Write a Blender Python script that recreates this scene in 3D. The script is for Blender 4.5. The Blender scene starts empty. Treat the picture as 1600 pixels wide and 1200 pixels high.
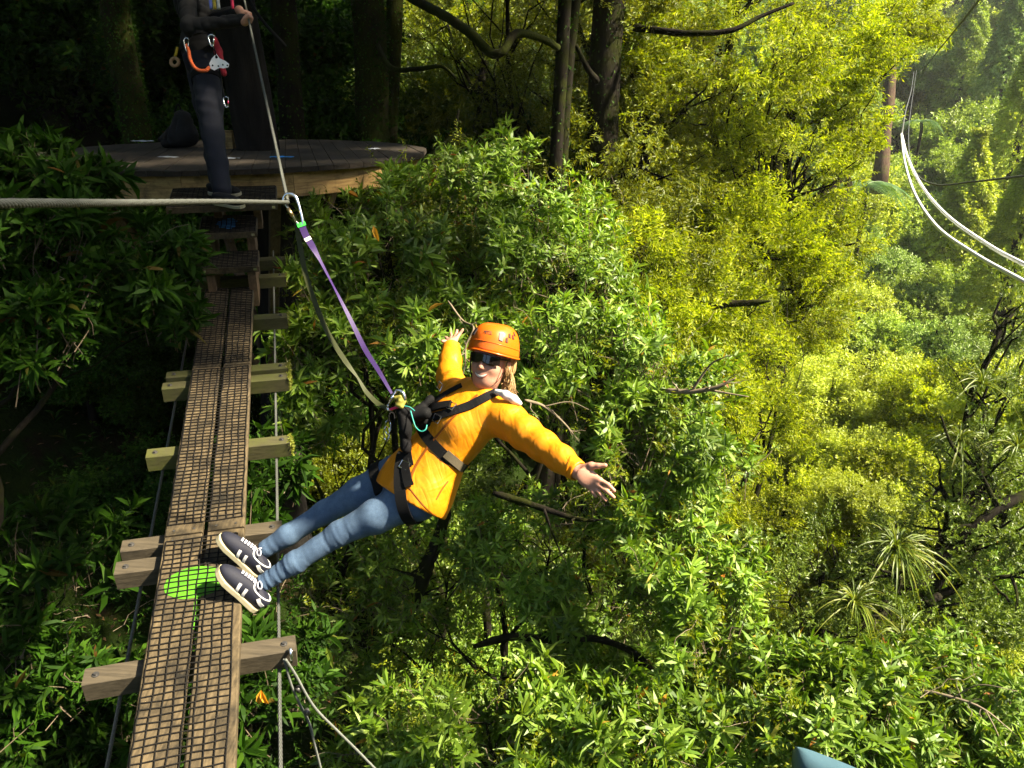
import bpy, bmesh, math, random
import numpy as np
from mathutils import Vector, Matrix
from mathutils.bvhtree import BVHTree

SC = bpy.context.scene
COL = SC.collection
rng = np.random.default_rng(7)
random.seed(7)

# ------------------------------------------------------------------ camera
CAM_Z, PITCH, FPX = 14.0, math.radians(20.5), 1244.4      # focal length in pixels of a 1600 px wide frame
cd = bpy.data.cameras.new('camera'); cam = bpy.data.objects.new('camera', cd); COL.objects.link(cam)
cd.sensor_width = 36.0; cd.lens = 36.0 * FPX / 1600.0
cd.clip_start = 0.05; cd.clip_end = 3000
cam.location = (0, 0, CAM_Z); cam.rotation_euler = (math.pi / 2 - PITCH, 0, 0)
SC.camera = cam

# ------------------------------------------------------------------ sky, sun, exposure
SUN = np.array([0.68, -0.14, 0.70]); SUN /= np.linalg.norm(SUN)
w = bpy.data.worlds.new('World'); SC.world = w; w.use_nodes = True
nt = w.node_tree
sky = nt.nodes.new('ShaderNodeTexSky'); sky.sky_type = 'NISHITA'; sky.sun_disc = False
sky.sun_elevation = math.asin(SUN[2]); sky.sun_rotation = math.atan2(SUN[0], SUN[1])
nt.links.new(sky.outputs[0], nt.nodes['Background'].inputs[0])
nt.nodes['Background'].inputs[1].default_value = 0.07
sl = bpy.data.lights.new('sun', 'SUN'); sun = bpy.data.objects.new('sun', sl); COL.objects.link(sun)
sl.energy = 5.0; sl.angle = math.radians(2.5); sl.color = (1.0, 0.88, 0.66)
sun.rotation_euler = Vector(SUN).to_track_quat('Z', 'Y').to_euler()
SC.view_settings.view_transform = 'Standard'; SC.view_settings.look = 'None'
SC.view_settings.exposure = 2.32; SC.view_settings.gamma = 1.0
SC.view_settings.use_curve_mapping = False
SC.render.engine = 'CYCLES'
SC.cycles.max_bounces = 6; SC.cycles.diffuse_bounces = 3; SC.cycles.glossy_bounces = 2
SC.cycles.transmission_bounces = 3; SC.cycles.transparent_max_bounces = 4
SC.cycles.use_denoising = True
SC.cycles.sample_clamp_indirect = 6.0

CP, SP = math.cos(PITCH), math.sin(PITCH)
CC = np.array([0, 0, CAM_Z])
CR, CU, CF = np.array([1., 0, 0]), np.array([0, SP, CP]), np.array([0, CP, -SP])
def at(px, py, d):
    return CC + CR * ((px - 800) / FPX * d) + CU * ((600 - py) / FPX * d) + CF * d
def proj(p):
    q = np.asarray(p, float) - CC
    d = q @ CF
    return 800 + FPX * (q @ CR) / d, 600 - FPX * (q @ CU) / d, d
def nrm(v):
    v = np.asarray(v, float); return v / (np.linalg.norm(v) + 1e-12)

# ------------------------------------------------------------------ object helpers
def tag(o, label=None, cat=None, group=None, kind=None):
    if label: o['label'] = label
    if cat: o['category'] = cat
    if group: o['group'] = group
    if kind: o['kind'] = kind
    return o
def empty(name, loc, label, cat, group=None):
    o = bpy.data.objects.new(name, None); COL.objects.link(o); o.location = Vector(loc)
    o.empty_display_size = 0.1
    return tag(o, label, cat, group)
def link(name, me, parent=None, mat=None):
    if mat is not None and not me.materials: me.materials.append(mat)
    o = bpy.data.objects.new(name, me); COL.objects.link(o)
    if parent is not None:
        o.parent = parent; o.matrix_parent_inverse = Matrix.Translation(parent.location).inverted()
    return o
def mesh_np(name, V, F, smooth=False):
    """V (n,3); F (m,k) int array, or a list of such arrays"""
    me = bpy.data.meshes.new(name)
    Fs = F if isinstance(F, list) else [F]
    Fs = [np.asarray(f, np.int32) for f in Fs if len(f)]
    V = np.asarray(V, np.float32)
    me.vertices.add(len(V)); me.vertices.foreach_set('co', V.ravel())
    nl = sum(f.size for f in Fs); npoly = sum(len(f) for f in Fs)
    me.loops.add(nl); me.polygons.add(npoly)
    me.loops.foreach_set('vertex_index', np.concatenate([f.ravel() for f in Fs]))
    tot = np.concatenate([np.full(len(f), f.shape[1], np.int32) for f in Fs])
    st = np.concatenate([[0], np.cumsum(tot)[:-1]]).astype(np.int32)
    me.polygons.foreach_set('loop_start', st)
    me.polygons.foreach_set('use_smooth', np.full(npoly, bool(smooth)))
    me.update(calc_edges=True)
    return me

class MB:
    """collects shapes into one mesh"""
    def __init__(s): s.V = []; s.F4 = []; s.F3 = []; s.n = 0
    def add(s, V, F4=None, F3=None):
        V = np.asarray(V, float).reshape(-1, 3)
        if F4 is not None and len(F4): s.F4.append(np.asarray(F4, int).reshape(-1, 4) + s.n)
        if F3 is not None and len(F3): s.F3.append(np.asarray(F3, int).reshape(-1, 3) + s.n)
        s.V.append(V); s.n += len(V); return s
    def box(s, o, ax, ay, az, lx, ly, lz, bev=0.0, jit=0.0):
        """box from corner o along unit axes; bev chamfers the long edges"""
        o = np.asarray(o, float); ax, ay, az = map(np.asarray, (ax, ay, az))
        if bev <= 0:
            c = [(0,0,0),(1,0,0),(1,1,0),(0,1,0),(0,0,1),(1,0,1),(1,1,1),(0,1,1)]
            V = [o + ax*lx*a + ay*ly*b + az*lz*e for a, b, e in c]
            F = [(0,3,2,1),(4,5,6,7),(0,1,5,4),(1,2,6,5),(2,3,7,6),(3,0,4,7)]
            return s.add(V, F)
        b = bev   # cross-section octagon in (x, z), extruded along y with small end chamfers
        sec = [(b,0),(lx-b,0),(lx,b),(lx,lz-b),(lx-b,lz),(b,lz),(0,lz-b),(0,b)]
        V = []; rows = 9
        for i in range(rows):
            y = ly * i / (rows - 1)
            for x, z in sec:
                k = 1.0
                jj = jit * (random.random() - .5)
                V.append(o + ax*(x + jj) + ay*y + az*(z + jit*(random.random()-.5)))
        F = []
        for i in range(rows - 1):
            for j in range(8):
                a = i*8 + j; c = i*8 + (j+1) % 8
                F.append((a, c, c+8, a+8))
        e = (rows-1)*8
        F += [(7,6,1,0),(6,5,2,1),(5,4,3,2),(e,e+1,e+6,e+7),(e+1,e+2,e+5,e+6),(e+2,e+3,e+4,e+5)]
        return s.add(V, F)
    def tube(s, P, R, sides=8, cap=True, wob=0.0):
        P = np.asarray(P, float); n = len(P)
        R = np.full(n, R, float) if np.isscalar(R) else np.asarray(R, float)
        T = np.gradient(P, axis=0); T /= np.linalg.norm(T, axis=1)[:, None] + 1e-12
        ref = np.array([0, 0, 1.]) if abs(T[0][2]) < .9 else np.array([1., 0, 0])
        N = np.zeros_like(P); u = ref - T[0]*(ref @ T[0]); u /= np.linalg.norm(u); N[0] = u
        for i in range(1, n):
            u = N[i-1] - T[i]*(N[i-1] @ T[i]); N[i] = u/(np.linalg.norm(u)+1e-12)
        B = np.cross(T, N)
        a = np.linspace(0, 2*math.pi, sides, endpoint=False)
        rr = R[:, None] * (1 + wob*(rng.random((n, sides)) - .5))
        V = P[:, None, :] + rr[..., None]*(np.cos(a)[None, :, None]*N[:, None, :] + np.sin(a)[None, :, None]*B[:, None, :])
        i = np.arange(n-1)[:, None]*sides; j = np.arange(sides)[None, :]; k = (j+1) % sides
        F = np.stack([i+j, i+k, i+k+sides, i+j+sides], -1).reshape(-1, 4)
        V = V.reshape(-1, 3); F3 = None
        if cap:
            m = len(V); V = np.vstack([V, P[0], P[-1]])
            e = (n-1)*sides; j = np.arange(sides); k = (j+1) % sides
            F3 = np.vstack([np.stack([k, j, np.full(sides, m)], -1), np.stack([e+j, e+k, np.full(sides, m+1)], -1)])
        return s.add(V, F, F3)
    def ribbon(s, P, Wd, N, width, thick):
        """strap along P: Wd width direction per point, N outward normal per point"""
        P, Wd, N = (np.asarray(x, float) for x in (P, Wd, N)); n = len(P)
        wv = np.asarray(width, float) * np.ones(n)
        V = np.stack([P - Wd*wv[:, None]/2, P + Wd*wv[:, None]/2, P + Wd*wv[:, None]/2 + N*thick, P - Wd*wv[:, None]/2 + N*thick], 1).reshape(-1, 3)
        F = []
        for i in range(n-1):
            for j in range(4):
                a = i*4+j; c = i*4+(j+1) % 4; F.append((a, c, c+4, a+4))
        e = (n-1)*4; F += [(3,2,1,0),(e,e+1,e+2,e+3)]
        return s.add(V, F)
    def mesh(s, name, smooth=False):
        V = np.vstack(s.V); F = []
        if s.F4: F.append(np.vstack(s.F4))
        if s.F3: F.append(np.vstack(s.F3))
        return mesh_np(name, V, F, smooth)
    def build(s, name, mat, parent=None, smooth=False):
        return link(name, s.mesh(name, smooth), parent, mat)

def spline(pts, n=8):
    """Catmull-Rom through the points (any dimension)"""
    P = np.asarray(pts, float); Q = np.vstack([2*P[0]-P[1], P, 2*P[-1]-P[-2]]); out = []
    for i in range(1, len(Q)-2):
        for t in np.linspace(0, 1, n, endpoint=False):
            a, b, c, d = Q[i-1], Q[i], Q[i+1], Q[i+2]
            out.append(.5*((2*b)+(-a+c)*t+(2*a-5*b+4*c-d)*t*t+(-a+3*b-3*c+d)*t**3))
    out.append(P[-1]); return np.array(out)

# ------------------------------------------------------------------ materials
def mat_new(name):
    m = bpy.data.materials.new(name); m.use_nodes = True
    n = m.node_tree.nodes; l = m.node_tree.links
    return m, n, l, n['Principled BSDF']
def ramp(n, l, fac, cols):
    r = n.new('ShaderNodeValToRGB'); e = r.color_ramp.elements
    while len(e) > 1: e.remove(e[-1])
    e[0].position = cols[0][0]; e[0].color = (*cols[0][1], 1)
    for p, c in cols[1:]:
        x = e.new(p); x.color = (*c, 1)
    l.new(fac, r.inputs[0]); return r.outputs[0]
def noise(n, l, scale, detail=4, rough=.6, vec=None, stretch=None):
    t = n.new('ShaderNodeTexNoise'); t.inputs['Scale'].default_value = scale
    t.inputs['Detail'].default_value = detail; t.inputs['Roughness'].default_value = rough
    if vec is None:
        g = n.new('ShaderNodeNewGeometry'); vec = g.outputs['Position']
    if stretch:
        m = n.new('ShaderNodeMapping'); m.inputs['Scale'].default_value = stretch
        if len(stretch) > 3: pass
        l.new(vec, m.inputs[0]); vec = m.outputs[0]
    l.new(vec, t.inputs[0]); return t.outputs[0]
def bump(n, l, h, strength, dist, bs):
    b = n.new('ShaderNodeBump'); b.inputs['Strength'].default_value = strength; b.inputs['Distance'].default_value = dist
    l.new(h, b.inputs['Height']); l.new(b.outputs[0], bs.inputs['Normal'])
def simple(name, col, rough=.6, metal=0.0, var=.25, scale=30, bmp=0.0, bdist=.003, spec=.4, detail=5):
    m, n, l, b = mat_new(name)
    f = noise(n, l, scale, detail)
    lo = tuple(c*(1-var) for c in col); hi = tuple(min(1, c*(1+var)) for c in col)
    l.new(ramp(n, l, f, [(.25, lo), (.75, hi)]), b.inputs['Base Color'])
    b.inputs['Roughness'].default_value = rough; b.inputs['Metallic'].default_value = metal
    b.inputs['Specular IOR Level'].default_value = spec
    if bmp: bump(n, l, f, bmp, bdist, b)
    return m
def leaf_mat(name, cols, trans=.35, tcol=None, rough=.45, spec=.35, clump=1.2, clump_amt=.35):
    """cols: ramp over a random value per leaf; light passes through the blade"""
    m, n, l, b = mat_new(name)
    g = n.new('ShaderNodeNewGeometry'); oi = n.new('ShaderNodeObjectInfo')
    ad = n.new('ShaderNodeMath'); ad.operation = 'ADD'
    l.new(g.outputs['Random Per Island'], ad.inputs[0]); l.new(oi.outputs['Random'], ad.inputs[1])
    fr = n.new('ShaderNodeMath'); fr.operation = 'FRACT'; l.new(ad.outputs[0], fr.inputs[0])
    col = ramp(n, l, fr.outputs[0], cols)
    nz = noise(n, l, clump, 2)
    v = n.new('ShaderNodeMapRange'); v.inputs[1].default_value = .3; v.inputs[2].default_value = .7
    v.inputs[3].default_value = 1-clump_amt; v.inputs[4].default_value = 1+clump_amt
    l.new(nz, v.inputs[0])
    mx = n.new('ShaderNodeVectorMath'); mx.operation = 'SCALE'
    l.new(col, mx.inputs[0]); l.new(v.outputs[0], mx.inputs['Scale'])
    l.new(mx.outputs[0], b.inputs['Base Color'])
    b.inputs['Roughness'].default_value = rough; b.inputs['Specular IOR Level'].default_value = spec
    tr = n.new('ShaderNodeBsdfTranslucent')
    tm = n.new('ShaderNodeVectorMath'); tm.operation = 'MULTIPLY'
    tm.inputs[1].default_value = tcol or (1.5, 1.35, .5)
    l.new(mx.outputs[0], tm.inputs[0]); l.new(tm.outputs[0], tr.inputs[0])
    ms = n.new('ShaderNodeMixShader'); ms.inputs[0].default_value = trans
    l.new(b.outputs[0], ms.inputs[1]); l.new(tr.outputs[0], ms.inputs[2])
    l.new(ms.outputs[0], n['Material Output'].inputs[0])
    return m
def bark_mat(name, a, b_, moss=None, moss_amt=.5, scale=6.0):
    m, n, l, b = mat_new(name)
    g = n.new('ShaderNodeNewGeometry')
    f = noise(n, l, scale, 8, .7, stretch=(1.6, 1.6, .35))
    col = ramp(n, l, f, [(.3, a), (.7, b_)])
    if moss:
        f2 = noise(n, l, 2.6, 5, .65)
        mk = ramp(n, l, f2, [(moss_amt-.08, (0, 0, 0)), (moss_amt+.08, (1, 1, 1))])
        f3 = noise(n, l, 60, 3, .6)
        mc = ramp(n, l, f3, [(.3, tuple(c*.45 for c in moss)), (.7, moss)])
        mx = n.new('ShaderNodeMix'); mx.data_type = 'RGBA'
        l.new(mk, mx.inputs[0]); l.new(col, mx.inputs[6]); l.new(mc, mx.inputs[7]); col = mx.outputs[2]
    l.new(col, b.inputs['Base Color']); b.inputs['Roughness'].default_value = .9; b.inputs['Specular IOR Level'].default_value = .08
    bump(n, l, f, .9, .02, b)
    return m
def wood_mat(name, dark, light, stretch, rough=.75, dirt=.5, scale=18, dirtcol=(.012,.010,.006)):
    m, n, l, b = mat_new(name)
    tc = n.new('ShaderNodeTexCoord'); oi = n.new('ShaderNodeObjectInfo')
    off = n.new('ShaderNodeVectorMath'); off.operation = 'ADD'
    sc = n.new('ShaderNodeVectorMath'); sc.operation = 'SCALE'; sc.inputs['Scale'].default_value = 37.0
    cx = n.new('ShaderNodeCombineXYZ'); l.new(oi.outputs['Random'], cx.inputs[0]); l.new(oi.outputs['Random'], cx.inputs[1])
    l.new(cx.outputs[0], sc.inputs[0]); l.new(tc.outputs['Object'], off.inputs[0]); l.new(sc.outputs[0], off.inputs[1])
    f = noise(n, l, scale, 7, .65, vec=off.outputs[0], stretch=stretch)
    col = ramp(n, l, f, [(.28, dark), (.5, tuple((x+y)/2 for x, y in zip(dark, light))), (.72, light)])
    f2 = noise(n, l, 5.5, 8, .7, vec=off.outputs[0])
    mk = ramp(n, l, f2, [(dirt-.06, (0, 0, 0)), (dirt+.16, (1, 1, 1))])
    mx = n.new('ShaderNodeMix'); mx.data_type = 'RGBA'
    l.new(mk, mx.inputs[0]); l.new(col, mx.inputs[6]); mx.inputs[7].default_value = (*dirtcol, 1)
    l.new(mx.outputs[2], b.inputs['Base Color']); b.inputs['Roughness'].default_value = rough
    b.inputs['Specular IOR Level'].default_value = .3
    bump(n, l, f, .5, .004, b)
    return m

# the bridge runs away to the left and a little uphill: b along, c across, n up
Bb = nrm([-380, 1244.4*CP + 750*SP, 750*CP - 1244.4*SP]); Bc = nrm([Bb[1], -Bb[0], 0]); Bn = np.cross(Bc, Bb)
BO = at(197, 1200, 2.75)
def br(u, v, h=0.0): return BO + Bc*u + Bb*v + Bn*h

# ------------------------------------------------------------------ shared materials
M = {}
M['plank'] = wood_mat('plank_wood', (.026,.019,.010), (.140,.103,.054), (3.2,.22,3.2), dirt=.49)
M['beam'] = wood_mat('beam_wood', (.030,.024,.015), (.088,.070,.045), (.22,3.0,3.0), dirt=.60)
M['mossbeam'] = wood_mat('mossy_beam_wood', (.028,.026,.010), (.072,.066,.028), (.22,3.0,3.0), dirt=.50, dirtcol=(.055,.06,.012))
M['deck'] = wood_mat('deck_wood', (.010,.007,.005), (.040,.029,.019), (2.5,.25,2.5), dirt=.52, rough=.85)
M['fascia'] = wood_mat('fascia_wood', (.17,.095,.032), (.46,.30,.11), (.25,.25,3.0), dirt=.56, dirtcol=(.05,.03,.012))
M['brace'] = wood_mat('brace_wood', (.08,.05,.03), (.20,.13,.07), (2,2,.3), dirt=.55)
M['net'] = simple('net_plastic', (.009,.008,.007), .8, var=.4, scale=60, spec=.1)
M['steel'] = simple('steel_cable', (.085,.09,.080), .6, .4, var=.25, scale=120)
M['alu'] = simple('alloy', (.75,.76,.78), .22, 1.0, var=.06, scale=40)
M['gold'] = simple('gold_alloy', (.62,.44,.22), .3, 1.0, var=.1, scale=40)
M['bolt'] = simple('bolt_steel', (.12,.115,.11), .5, .8)
M['green'] = simple('green_sheet', (.060,.215,.006), .65, var=.45, scale=26)
M['blue'] = simple('blue_paint', (.03,.27,.72), .5, var=.25, scale=25)
M['moss'] = leaf_mat('moss_tuft', [(0,(.10,.12,.012)),(1,(.20,.21,.03))], .3)
M['ground'], n_, l_, b_ = mat_new('forest_floor')
f_ = noise(n_, l_, 1.4, 8, .7); f2_ = noise(n_, l_, 30, 6, .7)
c1 = ramp(n_, l_, f2_, [(.3, (.006,.004,.003)), (.55, (.018,.011,.006)), (.75, (.036,.022,.012))])
c2 = ramp(n_, l_, f2_, [(.3, (.005,.010,.002)), (.7, (.018,.032,.004))])
mx_ = n_.new('ShaderNodeMix'); mx_.data_type = 'RGBA'
l_.new(ramp(n_, l_, f_, [(.38,(0,0,0)),(.48,(1,1,1))]), mx_.inputs[0]); l_.new(c1, mx_.inputs[6]); l_.new(c2, mx_.inputs[7])
l_.new(mx_.outputs[2], b_.inputs['Base Color']); b_.inputs['Roughness'].default_value = .95; b_.inputs['Specular IOR Level'].default_value = .05
bump(n_, l_, f2_, .8, .05, b_)

# ------------------------------------------------------------------ terrain: a forested gully running away to the right
AX = np.array([.454, .891]); AT = np.array([.891, -.454])
def ground_z(x, y):
    x = np.asarray(x, float); y = np.asarray(y, float)
    s = x*AX[0] + y*AX[1]; t = x*AT[0] + y*AT[1]
    z = np.interp(s, [-60,-10,0,10,30,55,80,110,160,240,400,1600], [14,9,7.2,4,-4,-4,-1,6,26,64,120,160])
    zl = np.interp(-t, [0,3,6,10,16,25,60,400,1600], [0,.5,2.6,6,11,19,46,100,120])
    zr = np.interp(t, [0,6,12,20,40,100,400,1600], [0,1,4.5,11,27,55,100,120])
    z = z + np.where(t < 0, zl, zr)
    z = z + .35*np.sin(x*.9+1.3)*np.cos(y*.7) + .8*np.sin(x*.21+.4*y*.3)*np.cos(y*.17+2)*np.clip(s/30, 0, 1)
    return z
rr = np.concatenate([[0.01], np.geomspace(.8, 1500, 110)]); aa = np.linspace(0, 2*math.pi, 160, endpoint=False)
gx = rr[:, None]*np.sin(aa)[None]; gy = rr[:, None]*np.cos(aa)[None]
GV = np.stack([gx, gy, ground_z(gx, gy)], -1).reshape(-1, 3)
i_ = np.arange(len(rr)-1)[:, None]*160; j_ = np.arange(160)[None]; k_ = (j_+1) % 160
GF = np.stack([i_+j_, i_+160+j_, i_+160+k_, i_+k_], -1).reshape(-1, 4)
gr = link('ground', mesh_np('ground', GV, GF, True), None, M['ground'])
tag(gr, kind='structure')

# ------------------------------------------------------------------ walkway bridge
UP = np.array([0, 0, 1.])
bridge = empty('walkway_bridge', br(.18, 0, 0), 'narrow two-plank timber walkway with netting climbing to the tree platform', 'bridge')
segs = [(-2.2, 1.204), (1.216, 2.852), (2.864, 4.13)]
for v0, v1 in segs:
    for u0 in (0.0, .19):
        m = MB(); m.box(br(u0, v0, -.045), Bc, Bb, Bn, .17, v1-v0, .045, bev=.005, jit=.0015)
        pl = m.build('plank', M['plank'], bridge)
        for vv in (v0+.03, v1-.03):
            for du in (.04, .13):
                if vv < 0: continue
                q = br(u0+du, vv, 0); mm = MB()
                mm.tube([q-Bn*.004, q+Bn*.0025], .006, 8); mm.build('nail', M['bolt'], pl)
def netting(name, u0, u1, v0, v1, h, parent, du=.038, dv=.0315):
    m = MB(); r = .0028
    def wig(k, s): return .0022*math.sin(k*s*7.1+s*3.3) + .0015*math.sin(k*17.3+s)
    nu = int(round((u1-u0)/du)); nv = int(round((v1-v0)/dv))
    for i in range(nu+1):
        u = u0 + (u1-u0)*i/nu
        P = [br(u+wig(j*.4, i+1), v0+(v1-v0)*j/(nv//2), h + .0015*math.sin(j*2.1+i)) for j in range(nv//2+1)]
        m.tube(P, r*1.15, 4)
    for j in range(nv+1):
        v = v0 + (v1-v0)*j/nv
        ph = rng.random()*6
        P = [br(u0+(u1-u0)*i/8, v + .003*math.sin(i*.9+ph) , h+.0025 + .001*math.sin(i*1.9+ph)) for i in range(9)]
        m.tube(P, r, 4)
    return m.build(name, M['net'], parent)
netting('netting', .012, .330, -2.1, 1.17, .0035, bridge)
netting('netting', .010, .348, 1.285, 2.82, .0035, bridge)
netting('netting', .008, .350, 2.89, 4.10, .0035, bridge)
# cross beams under the planks: (v, u_left, u_right, mossy, tilt)
beams = [(-.75,-.22,.58,0), (.44,-.23,.575,0), (1.05,-.205,.50,0), (1.20,-.20,.53,0), (1.96,-.18,.585,1), (2.70,-.175,.59,1),
         (2.84,-.165,.59,1), (3.62,-.20,.60,1), (4.40,-.18,.60,1), (4.78,-.18,.61,1)]
for v, u0, u1, mossy in beams:
    m = MB(); m.box(br(u0, v+.085, -.047-.095), -Bb, Bc, Bn, .085, u1-u0, .095, bev=.003, jit=.0012)
    bm = m.build('crossbeam', M['mossbeam'] if mossy else M['beam'], bridge)
    for uu in (u0+.045, u1-.045):
        q = br(uu, v+.042, -.047); mm = MB(); mm.tube([q-Bn*.004, q+Bn*.003], .014, 12); mm.tube([q, q+Bn*.010], .008, 6); mm.build('bolt', M['bolt'], bm)
    if mossy:
        # moss tufts on the right hand end
        N = 420 if v > 1.9 and v < 3 else 120
        base = np.array([br(u1 + rng.normal(0,.004), v+rng.random()*.085, -.047-.095+rng.random()**.7*.105) for _ in range(N)])
        dr = np.tile(Bc*.6, (N,1)) + rng.normal(0,.5,(N,3)) + np.array([0,0,-.1]); dr /= np.linalg.norm(dr,axis=1)[:,None]
        sd = np.cross(dr, rng.normal(0,1,(N,3))); sd /= np.linalg.norm(sd,axis=1)[:,None]
        L = rng.uniform(.008,.026,(N,1)); V = np.stack([base, base+dr*L*.5+sd*.004, base+dr*L, base+dr*L*.5-sd*.004],1).reshape(-1,3)
        mo = link('moss', mesh_np('moss', V, np.arange(N*4).reshape(-1,4)), bm, M['moss']); mo['kind'] = 'stuff'
def rope_mesh(P, r, strands=6, lay=.11, sides=5):
    """twisted wire rope: strands wound round the path"""
    P = np.asarray(P, float); seg = np.linalg.norm(np.diff(P, axis=0), axis=1); L = np.concatenate([[0], np.cumsum(seg)])
    n = max(12, int(L[-1]/lay*7)); s = np.linspace(0, L[-1], n)
    Q = np.stack([np.interp(s, L, P[:, k]) for k in range(3)], 1)
    T = np.gradient(Q, axis=0); T /= np.linalg.norm(T, axis=1)[:, None]
    ref = nrm(np.cross(T[0], [.3, .2, 1])); N = []; u = ref
    for t in T:
        u = nrm(u - t*(u @ t)); N.append(u)
    N = np.array(N); B = np.cross(T, N); m = MB()
    for k in range(strands):
        a = 2*math.pi*(s/lay + k/strands)
        m.tube(Q + (np.cos(a)[:, None]*N + np.sin(a)[:, None]*B)*r*.62, r*.40, sides, cap=True)
    return m
for uu in (-.11, .50):
    rope_mesh([br(uu, v, -.155 + .02*((v-1.5)/3)**2) for v in np.linspace(-2.2, 5.2, 14)], .0085, 5, .09, 4).build('support_cable', M['steel'], bridge, True)
# the three netted steps at the far end
for h, v0, v1, u0, u1 in ((.20, 4.04, 4.38, -.005, .42), (.40, 4.25, 4.66, -.005, .425), (.61, 4.26, 4.74, -.20, .60)):
    m = MB(); m.box(br(u0, v0, h-.045), Bc, Bb, Bn, u1-u0, v1-v0, .045, bev=.005, jit=.002)
    st = m.build('step', M['plank'], bridge)
    netting('netting', u0+.012, u1-.012, v0+.012, v1-.012, h+.0035, st)
    for du in (.03, u1-u0-.03):
        mm = MB(); mm.box(br(u0+du-.012, v0-.003, h-.032), Bc, Bb, Bn, .024, .004, .02); mm.build('bracket', M['alu'], st)
for u0, v0, v1, h0, h1 in ((.03,4.06,4.75,-.14,.15), (.33,4.06,4.75,-.14,.15), (.03,4.40,4.78,.10,.355), (.335,4.40,4.78,.10,.355), (.10,4.6,4.78,.3,.56), (.40,4.6,4.78,.3,.56)):
    m = MB(); m.box(br(u0, v0, h0), Bc, Bb, Bn, .06, v1-v0, h1-h0, bev=.004, jit=.002); m.build('stringer', M['brace'], bridge)
# green pad under the netting and blue paint on the middle step
def blob(name, u, v, ru, rv, h, mat, parent, seed, jag=.06, tail=None):
    r_ = np.random.default_rng(seed); n = 40; V = []
    ph = r_.random(4)*6
    for layer in (0, .0016):
        for i in range(n):
            a = 2*math.pi*i/n; k = 1 + jag*(math.sin(3*a+ph[0])+.7*math.sin(7*a+ph[1])+.5*math.sin(11*a+ph[2]))
            V.append(br(u+ru*k*math.cos(a), v+rv*k*math.sin(a), h+layer))
    V.append(br(u, v, h+.0016))
    F4 = [(i, (i+1) % n, n+(i+1) % n, n+i) for i in range(n)]; F3 = [(n+i, n+(i+1) % n, 2*n) for i in range(n)]
    return MB().add(V, F4, F3).build(name, mat, parent)
blob('green_pad', .165, .875, .135, .098, .0004, M['green'], bridge, 2, .025)
m = MB(); m.box(br(.165, .60, -.004), Bc, Bb, Bn, .012, .18, .003); m.build('green_drip', M['green'], bridge)
blob('blue_paint', .20, 4.47, .075, .12, .4003, M['blue'], bridge, 5, .12)

# ------------------------------------------------------------------ tree platform
DC = at(362, 237, 8.75); DZ = DC[2]; DR = 2.14
bh = nrm([Bb[0], Bb[1], 0]); ch = Bc
plat = empty('tree_platform', DC, 'round dark-boarded timber platform built around the tree trunk', 'platform')
NB = 30; bw = 2*DR/NB
def chord(u): return math.sqrt(max(DR**2-u*u, .0))
for i in range(NB):
    u0 = -DR + i*bw + .003; u1 = u0 + bw - .006; zt = rng.uniform(-.003, .003)
    c = [(u0, -chord(u0)), (u1, -chord(u1)), (u1, chord(u1)), (u0, chord(u0))]
    V = [DC + ch*u + bh*v + UP*(zt-.045) for u, v in c] + [DC + ch*u + bh*v + UP*zt for u, v in c]
    MB().add(V, [(0,3,2,1),(4,5,6,7),(0,1,5,4),(1,2,6,5),(2,3,7,6),(3,0,4,7)]).build('deck_board', M['deck'], plat)
NS = 14
for i in range(NS):
    a0 = 2*math.pi*i/NS + .08; a1 = a0 + 2*math.pi/NS; R2 = DR-.035
    p0 = DC + R2*(math.cos(a0)*ch + math.sin(a0)*bh); p1 = DC + R2*(math.cos(a1)*ch + math.sin(a1)*bh)
    t = nrm(p1-p0); nn = np.cross(t, UP)
    m = MB(); m.box(p0 - UP*(.048+.215) + t*.003 - nn*.045, nn, t, UP, .045, np.linalg.norm(p1-p0)-.006, .215, bev=.004, jit=.002)
    m.build('fascia_board', M['fascia'], plat)
for k in range(-3, 4):
    u = k*.56; hl = math.sqrt((DR-.15)**2-u*u)
    m = MB(); m.box(DC + ch*(u-.025) - bh*hl - UP*.25, ch, bh, UP, .05, 2*hl, .20); m.build('joist', M['brace'], plat)
TC = DC + np.array([.05, .30, 0.0])          # trunk axis at deck level
for k in range(6):
    a = 2*math.pi*(k+.75)/6; d_ = math.cos(a)*ch + math.sin(a)*bh
    p0 = DC + d_*1.75 - UP*.26; p1 = TC + d_*.22 - UP*2.5
    t = nrm(p1-p0); s_ = nrm(np.cross(t, UP)); q = np.cross(s_, t)
    m = MB(); m.box(p0 - s_*.05 - q*.05, s_, t, q, .10, np.linalg.norm(p1-p0), .10, bev=.006, jit=.003); m.build('brace', M['brace'], plat)
    mm = MB()
    for f in (.35, .42):
        c0 = p0 + t*np.linalg.norm(p1-p0)*f; mm.tube([c0 - q*.056, c0 + q*.056], .011, 6)
    mm.build('bolt', M['bolt'], plat)

# ------------------------------------------------------------------ overhead cable, held down by the woman's weight
KP = at(450, 316, 3.3)                        # where the carabiner pulls the cable
pts = [at(-300, 326, .92), at(0, 318, 1.25), at(200, 317, 1.75), at(340, 315, 2.5), KP]
m = rope_mesh(spline(pts, 10), .0085, 6, .062, 6); cable = m.build('hand_cable', M['steel'], None, True)
tag(cable, 'thick twisted steel cable crossing the left of the view at shoulder height', 'cable')
HC = at(388, 28, 6.05)                        # the guide's hands
cdir = nrm(HC-KP)
m = rope_mesh([KP, KP*.66+HC*.34, KP*.33+HC*.67, HC, HC+cdir*2.2, HC+cdir*4.5], .0082, 5, .075, 4)
c2_ = m.build('rising_cable', M['steel'], None, True)
tag(c2_, 'steel cable rising from the carabiner past the guide\'s hands', 'cable')

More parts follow.
